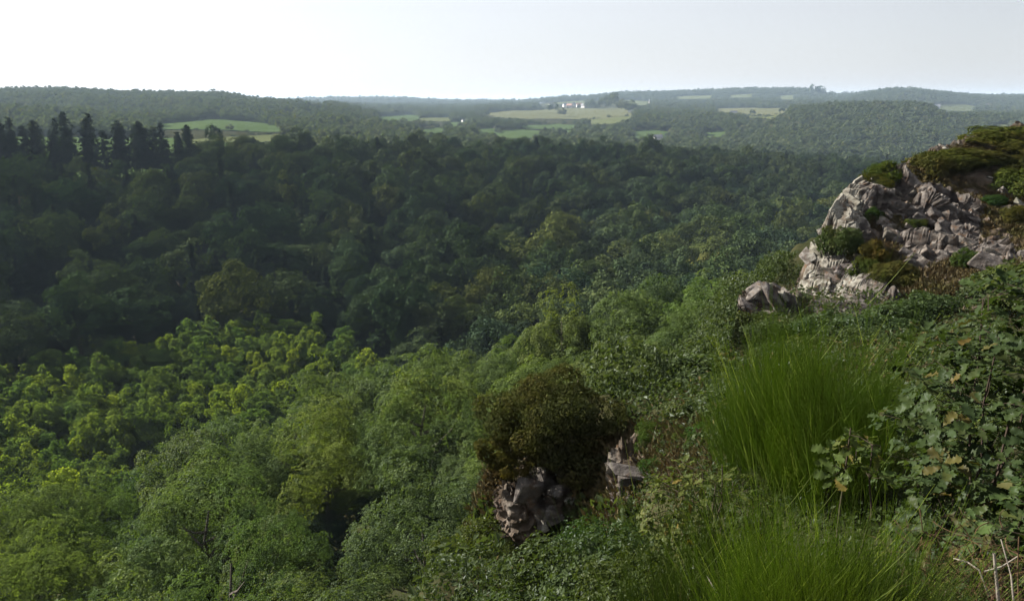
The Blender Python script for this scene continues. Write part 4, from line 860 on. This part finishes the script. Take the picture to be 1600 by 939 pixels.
# ground cover of the ridge between the bushes
def cover(name, mat, cnt, x0, x1, y0, y1, hgt, ls, seed, color, asp=.6, thr=.0):
    r = rg(seed); yy = y0 * (y1 / y0) ** r.uniform(0, 1, cnt); xx = x0 + (x1 - x0) * r.uniform(0, 1, cnt); xx = xx * np.clip(yy / y1, .25, 1)
    m = (segdist(xx, yy, RIDGE, True) * np.where(inpoly(xx, yy, RIDGE), 1, -1) > -3.4) & (fbm(xx * .9, yy * .9, seed, 3) > thr) & ~((xx > -1) & (xx < 2.0) & (yy > 13.2) & (yy < 18)); xx, yy = xx[m], yy[m]; zz = H(xx, yy, off=1.0); n_ = len(xx)
    hh = hgt * (.3 + 1.2 * fbm(xx * 1.6, yy * 1.6, seed + 5, 3)) * np.clip(yy / 8, .35, 1.3); p_ = np.c_[xx, yy, zz + hh * r.uniform(0, 1, n_) ** .6]; nn = unit(runit(r, n_) + np.array([0, 0, .7]))
    v, f = leaf_quads(p_, nn, ls * np.clip(yy / 8, .6, 2.2) * r.uniform(.6, 1.4, n_), r, asp, .2); return obj(name, MB().add(v, f, np.repeat(np.clip(r.normal(.42, .18, n_), 0, 1), 4)).mesh(name, [M[mat]]), color=color, kind='stuff')
cover('undergrowth', 'scrub', 90000, -3.5, 24, 3, 40, .30, .06, 771, (.95, .95, .9))
r = rg(781); P_ = []
for (xa, ya), (xb, yb) in zip(RIDGE[3:11], RIDGE[4:12]):
    L_ = math.hypot(xb - xa, yb - ya); n_ = int(1500 * min(L_, 12)); u = r.uniform(0, 1, n_); o_ = r.uniform(-.6, 4.2, n_); P_.append(np.c_[xa + (xb - xa) * u - (yb - ya) / L_ * o_, ya + (yb - ya) * u + (xb - xa) / L_ * o_])
P_ = np.concatenate(P_); P_ = P_[~((P_[:, 0] > -1) & (P_[:, 0] < 1.6) & (P_[:, 1] > 10.5) & (P_[:, 1] < 18))]; n_ = len(P_); hh = 1.1 * (.2 + 1.3 * fbm(P_[:, 0] * .8, P_[:, 1] * .8, 9, 3)) * r.uniform(0, 1, n_) ** .5
v, f = leaf_quads(np.c_[P_, H(P_[:, 0], P_[:, 1], off=1.0) + hh], unit(runit(r, n_) + np.array([-.4, 0, .6])), .13 * r.uniform(.6, 1.4, n_), r, .6, .2)
obj('undergrowth', MB().add(v, f, np.repeat(np.clip(r.normal(.42, .18, n_), 0, 1), 4)).mesh('undergrowth', [M['scrub']]), kind='stuff')
cover('undergrowth', 'heather', 9000, -1.5, 20, 8, 36, .4, .07, 772, (1, 1, 1), .3, .5)

# big gorse on its rock
c0 = at(868, 735, 16.0)
mb = crown(rg(730), 1.38, 1.25, .95, 60, 22000, .085, .4, (.18, .34), .1, .6, .15, -.75, (.45, .9), 1.3); gb = plant('gorse_bush', 'bush', 'big brown-green gorse bush overhanging the rock outcrop in mid picture', c0, mb.mesh('foliage', [M['gorse']]), stems_mesh(731, 40, 1.8, 1.3, .03))
mb = crown(rg(732), .62, .6, .1, 26, 5000, .08, .4, (.2, .34), 0, .6, .15, -.8, (.45, .9)); plant('gorse_bush', 'bush', 'drooping rusty gorse hanging off the lower edge of the big one', at(800, 705, 15.6), mb.mesh('foliage', [M['gorse']]), stems_mesh(733, 16, .7, .6, .02), color=(1.15, 1.0, .8))
put('broom_tuft', 'bush', [(1020, 700, (.55, .5, .5), 'bright green tuft above the dark rock hole', (.85, 1.3, .8)), (1030, 735, (.4, .4, .3), 'dull green tuft just over the rock hole', (.7, 1.3, .8)), (1072, 690, (.25, .25, .3), 'tiny green tuft in the red-brown heather', (.9, 1.3, .8)), (1105, 690, (.4, .4, .35), 'green tuft on the far rim of the heather knoll', (.9, 1.5, .9))], [shrub_mesh(740 + k, 1, .9, 2600, .16, 'gorse', 20, .16, .5) for k in range(3)], 'green tufts on the heather knoll')

# ------------------------------------------------------------------ broom: dense fine green switches
def broom_mesh(seed, n_, h, spread, r0, lean=(0, 0), sub=9):
    r = rg(seed); mb = MB(); u = np.linspace(0, 1, 6)
    bx_ = r.normal(0, spread * .35, (n_, 2)); a = np.arctan2(bx_[:, 1], bx_[:, 0]); o_ = np.hypot(bx_[:, 0], bx_[:, 1]) / spread; tilt = np.clip(r.normal(.06, .12, n_) + .20 * o_, -.2, .42); hh = h * np.where(r.uniform(0, 1, n_) < .07, 1.15, 1) * r.uniform(.45, 1.1, n_) * (.72 + .5 * fbm(bx_[:, 0] * 7 / h + 50, bx_[:, 1] * 7 / h + 50, seed, 2))
    dx = np.cos(a) * tilt + lean[0] + r.normal(0, .09, n_); dy = np.sin(a) * tilt + lean[1] + r.normal(0, .09, n_)
    p_ = np.stack([bx_[:, :1] + dx[:, None] * hh[:, None] * u ** 1.25, bx_[:, 1:] + dy[:, None] * hh[:, None] * u ** 1.25, hh[:, None] * (u - .18 * tilt[:, None] * u * u) - .1], -1)
    v, f = tubes(p_, r0 * np.broadcast_to(np.array([1.2, 1.1, 1, .9, .7, .3]), (n_, 6)), 3); mb.add(v, f, np.repeat(np.clip(r.normal(.42, .16, n_), 0, 1), 18))
    for k in range(sub):
        q = r.uniform(.25, .92, n_); i0 = np.minimum((q * 5).astype(int), 4); fr = (q * 5 - i0)[:, None]; b = p_[np.arange(n_), i0] * (1 - fr) + p_[np.arange(n_), i0 + 1] * fr
        d = unit(unit(p_[np.arange(n_), i0 + 1] - p_[np.arange(n_), i0]) + r.normal(0, .26, (n_, 3)) + np.array([0, 0, .15])); L_ = hh * r.uniform(.14, .34, n_); w2 = np.linspace(0, 1, 3)[None, :, None]
        s_ = b[:, None] + d[:, None] * L_[:, None, None] * w2 + np.array([0, 0, .12]) * L_[:, None, None] * w2 ** 2; v, f = tubes(s_, r0 * np.broadcast_to(np.array([.75, .6, .25]), (n_, 3)), 3); mb.add(v, f, np.repeat(np.clip(r.normal(.5, .18, n_), 0, 1), 9))
    return mb.mesh('switches', [M['broom']])
def dry_mesh(seed, n_, h, spread, r0, mat='twig'): return stems_mesh(seed, n_, h, spread, r0, mat)
def ground(x, y): return np.array([x, y, float(H(np.array([x]), np.array([y]))[0])])
B1, B2, B3 = broom_mesh(750, 150, 1.5, .6, .0022, sub=34), broom_mesh(751, 380, .8, .24, .0013, sub=10), broom_mesh(752, 170, 1.0, .4, .0018)
def bush_top(px_, py_, Y_, h): p_ = at(px_, py_, Y_); return p_ - np.array([0, 0, h])
for k, (px_, py_, Y_, h, ms, sc, lb, co) in enumerate([
 (1235, 560, 7.2, 1.5, B1, 1.0, 'tall dark-hearted broom bush behind the dead stalks', (1.2, 1.3, 1.1)), (1300, 575, 6.6, 1.5, B1, .95, 'tall bright broom bush next to the oak sapling', (1.45, 1.5, 1.1)), (1340, 595, 6.2, 1.5, B1, .75, 'broom bush leaning against the oak sapling', (1.3, 1.4, 1.1)), (1180, 625, 7.6, 1.3, B1, .65, 'looser broom bush on the heather side of the tall ones', (1.25, 1.35, 1.15)),
 (1260, 800, 2.75, .85, B2, 1.0, 'bright grassy broom clump in the foreground with a yellowing top', (1.75, 1.75, 1.1)), (1345, 810, 2.7, .85, B2, .95, 'bright upright broom clump in the foreground beside the dead bracken', (1.65, 1.7, 1.1)), (1215, 850, 2.6, .8, B2, .7, 'foreground broom clump nearest the bottom edge', (1.5, 1.55, 1.1)), (1290, 870, 2.5, .8, B2, .6, 'low fringe of broom before the bright foreground clumps', (1.75, 1.75, 1.1)), (1395, 850, 2.5, .8, B2, .7, 'thin broom clump right beside the dead bracken', (1, 1.05, .9)),
 (1090, 815, 4.4, 1.0, B3, 1.0, 'fine-stemmed broom bush rising through pale oak leaves', (1, 1, 1)), (1060, 880, 3.4, 1.0, B3, .8, 'dark broom bush before the pale oak seedling', (.85, .9, .9)), (1150, 800, 4.8, 1.0, B3, .85, 'broom bush between oak seedling and bright clumps', (.9, .95, .9))]):
    o = tag(obj('broom_bush', None, None, bush_top(px_, py_, Y_, h * sc * .9), k * 2.1, sc), lb, 'broom bush', 'broom bushes on the ridge'); obj('switches', ms, o, color=co)
    obj('dry_stems', dry_mesh(760 + k, 60, .9, .5, .004) if k < 4 else dry_mesh(760 + k, 46, h * .85, .3, .0016, 'bracken'), o)

# ------------------------------------------------------------------ lobed oak leaves, one object each where they show
def oak_leaf(seed):
    r = rg(seed); t_ = np.array([0, .07, .16, .24, .33, .42, .52, .61, .70, .79, .88, .96, 1.0]); w_ = np.array([.012, .03, .13, .085, .21, .13, .28, .16, .27, .15, .19, .09, .01]) * r.uniform(.9, 1.15)
    wl, wr = w_ * r.uniform(.85, 1.15, 13), w_ * r.uniform(.85, 1.15, 13); cv = r.uniform(-.35, .15); fd = r.uniform(.15, .5); wv = r.uniform(0, 6.28)
    md = np.c_[t_, np.zeros(13), cv * t_ ** 2]; L_ = np.c_[t_ + .06 * (wl > .15), wl, cv * t_ ** 2 + fd * wl + .05 * np.sin(t_ * 14 + wv)]; R_ = np.c_[t_ + .06 * (wr > .15), -wr, cv * t_ ** 2 + fd * wr + .05 * np.sin(t_ * 14 + wv + 2)]
    v = np.concatenate([md, L_, R_]); i_ = np.arange(12); f = np.concatenate([np.stack([i_, i_ + 1, i_ + 14, i_ + 13], -1), np.stack([i_ + 1, i_, i_ + 26, i_ + 27], -1)])
    return v, f
OL = [oak_leaf(800 + k) for k in range(8)]
OLM = [MB().add(v, f, .3 + .06 * k).mesh('leaf', [M['oak']], True) for k, (v, f) in enumerate(OL)]
def oak(label, base, cen, radii, nwh, size, cap, seed, color=(1, 1, 1), stems=6, grp='oak saplings on the ridge'):
    r = rg(seed); base = np.array(base); root = tag(obj('oak_sapling', None, None, base), label, 'sapling', grp)
    d = runit(r, nwh * 3); d = d[d[:, 2] > -.75][:nwh]; W = np.array(cen) + d * np.array(radii) * r.uniform(.45, 1.0, (len(d), 1)) ** .6
    u = np.linspace(0, 1, 7); nodes = []
    for k in range(stems):
        tip = np.array(cen) + runit(r, 1)[0] * np.array(radii) * np.array([.6, .6, .2]) + np.array([0, 0, radii[2] * .75]); b = base + np.r_[r.normal(0, .12, 2), -.2]
        p_ = b + (tip - b) * u[:, None] + r.normal(0, .035, (7, 3)) * np.sin(u * 3.1)[:, None]; nodes.append(p_)
        v, f = tubes(p_[None], (.009 * np.linspace(1.2, .4, 7))[None], 5); obj('stem', MB().add(v - base, f, .5).mesh('stem', [M['twig']]), root)
    nodes = np.concatenate(nodes); mb = MB(); tw = []
    for w_ in W:
        q = nodes[(nodes[:, 2] < w_[2] + .05)] if (nodes[:, 2] < w_[2] + .05).any() else nodes; b = q[np.argmin(((q - w_) ** 2).sum(1))]; d_ = b - w_; b = w_ + d_ * min(1.0, .20 / max(.01, np.linalg.norm(d_))); m_ = (b + w_) / 2 + r.normal(0, .015, 3); tw.append([b, m_, w_])
    v, f = tubes(np.array(tw), np.broadcast_to(np.array([.0022, .0016, .0012]), (len(tw), 3)), 4); obj('twigs', MB().add(v - base, f, .5).mesh('twigs', [M['twig']]), root, kind='stuff')
    LV = []
    for w_ in W:
        A_ = unit((w_ - np.array(cen)) / np.array(radii) * .8 + np.array([0, 0, .75]) + r.normal(0, .25, 3)); e1 = unit(np.cross(A_, r.normal(size=3))); e2 = np.cross(A_, e1); nl = r.integers(5, 9); a0 = r.uniform(0, 6.28)
        for k in range(nl):
            a = a0 + k * 6.283 / nl + r.normal(0, .3); dr = unit((e1 * math.cos(a) + e2 * math.sin(a)) + A_ * r.uniform(-.25, .6)); nn = unit(A_ - dr * A_.dot(dr) + r.normal(0, .18, 3)); nn = unit(nn - dr * nn.dot(dr)); sd = np.cross(nn, dr); s_ = size * r.uniform(.6, 1.25)
            LV.append((w_ + dr * .008 - A_ * r.uniform(0, .05), dr, sd, nn, s_, r.integers(8)))
    pp = np.array([l[0] + l[1] * l[4] * .5 for l in LV]); qx, qy, qd = proj(pp); vis = (qx > -10) & (qx < 1610) & (qy < 950) & (qd > .3); sc_ = np.where(vis, np.array([l[4] for l in LV]) / qd * (1 + .6 * ((pp - np.array(cen)) * -unit(np.array(cen))).sum(1) / max(radii)), 0); order = np.argsort(-sc_)
    rest = MB()
    for n_, k in enumerate(order):
        loc, dr, sd, nn, s_, vi = LV[k]
        if n_ < cap and sc_[k] > 0:
            o = obj('leaf', OLM[vi], root); m4 = Matrix.Identity(4)
            for a in range(3): m4[a][0], m4[a][1], m4[a][2], m4[a][3] = dr[a] * s_, sd[a] * s_, nn[a] * s_, loc[a] - base[a]
            g = r.uniform(.75, 1.25); br = r.uniform() < .06
            o.matrix_basis = m4; o.color = (color[0] * g * (1.7 if br else 1), color[1] * g * (1.05 if br else 1), color[2] * g, 1)
        else:
            v, f = OL[vi]; rest.add(loc - base + v[:, :1] * dr * s_ + v[:, 1:2] * sd * s_ + v[:, 2:] * nn * s_, f, np.clip(r.normal(.45, .15), 0, 1))
    if rest.n: obj('foliage', rest.mesh('foliage', [M['oak']], True), root, color=color, kind='stuff')
    return root
oak('large glossy-leaved oak sapling filling the corner beside the broom', (2.5, 4.2, -2.95), (2.84, 4.15, -1.84), (.86, 1.0, 1.06), 640, .092, 300, 820, (.8, .82, .85))
oak('oak sapling with lower boughs nearest the picture edge', (2.0, 3.0, -2.7), (2.38, 3.1, -1.85), (.62, .45, .5), 110, .09, 240, 821, (.95, 1, 1), 4)
oak('small pale oak seedling with browning leaves beside the rock hole', ground(1.55, 5.4), at(1110, 800, 5.4), (.55, .5, .38), 120, .065, 260, 822, (1.5, 1.25, 1.0), 4)
oak('little oak shoot between tall broom and bright clumps', ground(1.75, 4.0), at(1335, 715, 4.0), (.17, .2, .16), 14, .075, 120, 823, (1.2, 1.15, .9), 2)

# leafy undergrowth along the bottom edge
UND = [shrub_mesh(770 + k, .9, .75, 6500, .06, 'scrub', 34, .6, .62, -.4) for k in range(3)]
for k, (px_, py_, Y_, s_, lb, c) in enumerate([(905, 835, 7.6, 1.0, 'dense small-leaved bush in front of the gorse-topped rock', (1, 1, 1)), (980, 830, 7.2, .9, 'small-leaved bush touching the pale oak seedling', (1, 1.05, 1)), (850, 880, 6.8, .95, 'small-leaved bush along the bottom edge under the rock', (1, 1, 1)), (940, 900, 5.8, .85, 'small-leaved bush at the very bottom edge beside the dark broom', (1, 1.05, .95)), (790, 900, 7.4, .9, 'small-leaved bush with grey twigs at the bottom edge', (.95, .95, 1)), (1010, 905, 5.0, .7, 'low bush under the dark broom at the bottom edge', (1.1, 1.1, .9)), (880, 930, 5.2, .8, 'leafy bush cut by the bottom edge', (1, 1.05, 1)), (940, 805, 9.2, .8, 'feathery dark bush close under the rock outcrop', (.7, .9, .7)), (760, 860, 9.5, .9, 'bush at the brink with bare grey stems showing', (1.05, 1.0, .9)), (745, 810, 11.5, .8, 'yellow-green bush on the brink beside the rock', (1.25, 1.15, .8)), (1000, 860, 5.8, .6, 'bush between small-leaved thicket and oak seedling', (1.1, 1.0, .85))]):
    plant('leafy_bush', 'bush', lb, bush_top(px_, py_, Y_, 1.2 * s_), UND[k % 3], STM[k % 2], s_, k * 1.3, c, 'leafy bushes along the bottom edge')

# dead bracken and bare sticks in the corner
r = rg(790); n_ = 360; c_ = at(1525, 868, 2.6); u = np.linspace(0, 1, 7)
b0 = c_ + r.normal(0, 1, (n_, 3)) * np.array([.12, .15, .08]) + np.array([.04, 0, -.12]); dr = unit(np.c_[r.normal(.15, .7, n_), r.normal(0, .6, n_), r.normal(-.1, .55, n_)]); L_ = r.uniform(.06, .24, n_); cv = r.normal(0, .35, (n_, 3))
p_ = b0[:, None] + dr[:, None] * L_[:, None, None] * (u - .4)[None, :, None] + cv[:, None] * (L_[:, None, None] * (u * (1 - u))[None, :, None])
v, f = tubes(p_, .0016 * r.uniform(.6, 1.6, (n_, 1)) * np.linspace(1.1, .5, 7)[None], 3)
dead = tag(obj('dead_bracken', None, None, c_), 'tangled heap of dry brown bracken stalks beside the bright broom', 'dead bracken'); obj('stalks', MB().add(v - c_, f, np.repeat(np.clip(r.normal(.45, .2, n_), 0, 1), 21)).mesh('stalks', [M['bracken']]), dead)
def stick(lb, pts, r0, mat='deadwood'):
    p_ = np.array([at(*q) for q in pts]); b = p_[0]; v, f = tubes(p_[None], (r0 * np.linspace(1.1, .7, len(p_)))[None], 6); return tag(obj('dead_stick', MB().add(v - b, f, .5).mesh('dead_stick', [M[mat]], True), None, b), lb, 'stick', 'bare sticks by the dead bracken')
stick('thick upright grey stick at the bottom edge by the bracken', [(1562, 960, 2.35), (1558, 915, 2.36), (1553, 864, 2.38)], .0055)
stick('thin pale stick curving beside the thick grey one', [(1585, 950, 2.3), (1580, 900, 2.32), (1572, 870, 2.36), (1564, 842, 2.4)], .0028)
stick('forked pale stick crossing behind the thick grey one', [(1538, 893, 2.45), (1565, 885, 2.43), (1592, 868, 2.42)], .0028)
stick('straw-coloured stalk standing at the corner', [(1592, 950, 2.3), (1590, 890, 2.35), (1592, 838, 2.4)], .0026, 'bracken')
stick('long bent stalk arching over the heap', [(1545, 930, 2.5), (1530, 890, 2.5), (1512, 878, 2.55), (1490, 872, 2.6)], .003)
stick('bare brown stem rising from the heap', [(1500, 855, 2.6), (1442, 830, 2.62), (1437, 795, 2.65)], .0028, 'bracken')
stick('dry stalk leaning across the dark broom', [(1120, 925, 3.2), (1105, 900, 3.25)], .004)

# ------------------------------------------------------------------ haze
mb = box(MB(), -17000, 17000, -17000, 17000, -95, 82)
hz_, N, L, out = newmat('haze'); vs = N.new('ShaderNodeVolumePrincipled'); vs.inputs['Color'].default_value = (.60, .78, 1.0, 1); vs.inputs['Density'].default_value = 0.70e-4; vs.inputs['Anisotropy'].default_value = .1
L.new(vs.outputs[0], out.inputs['Volume'])
obj('haze', mb.mesh('haze', [hz_]), kind='stuff')
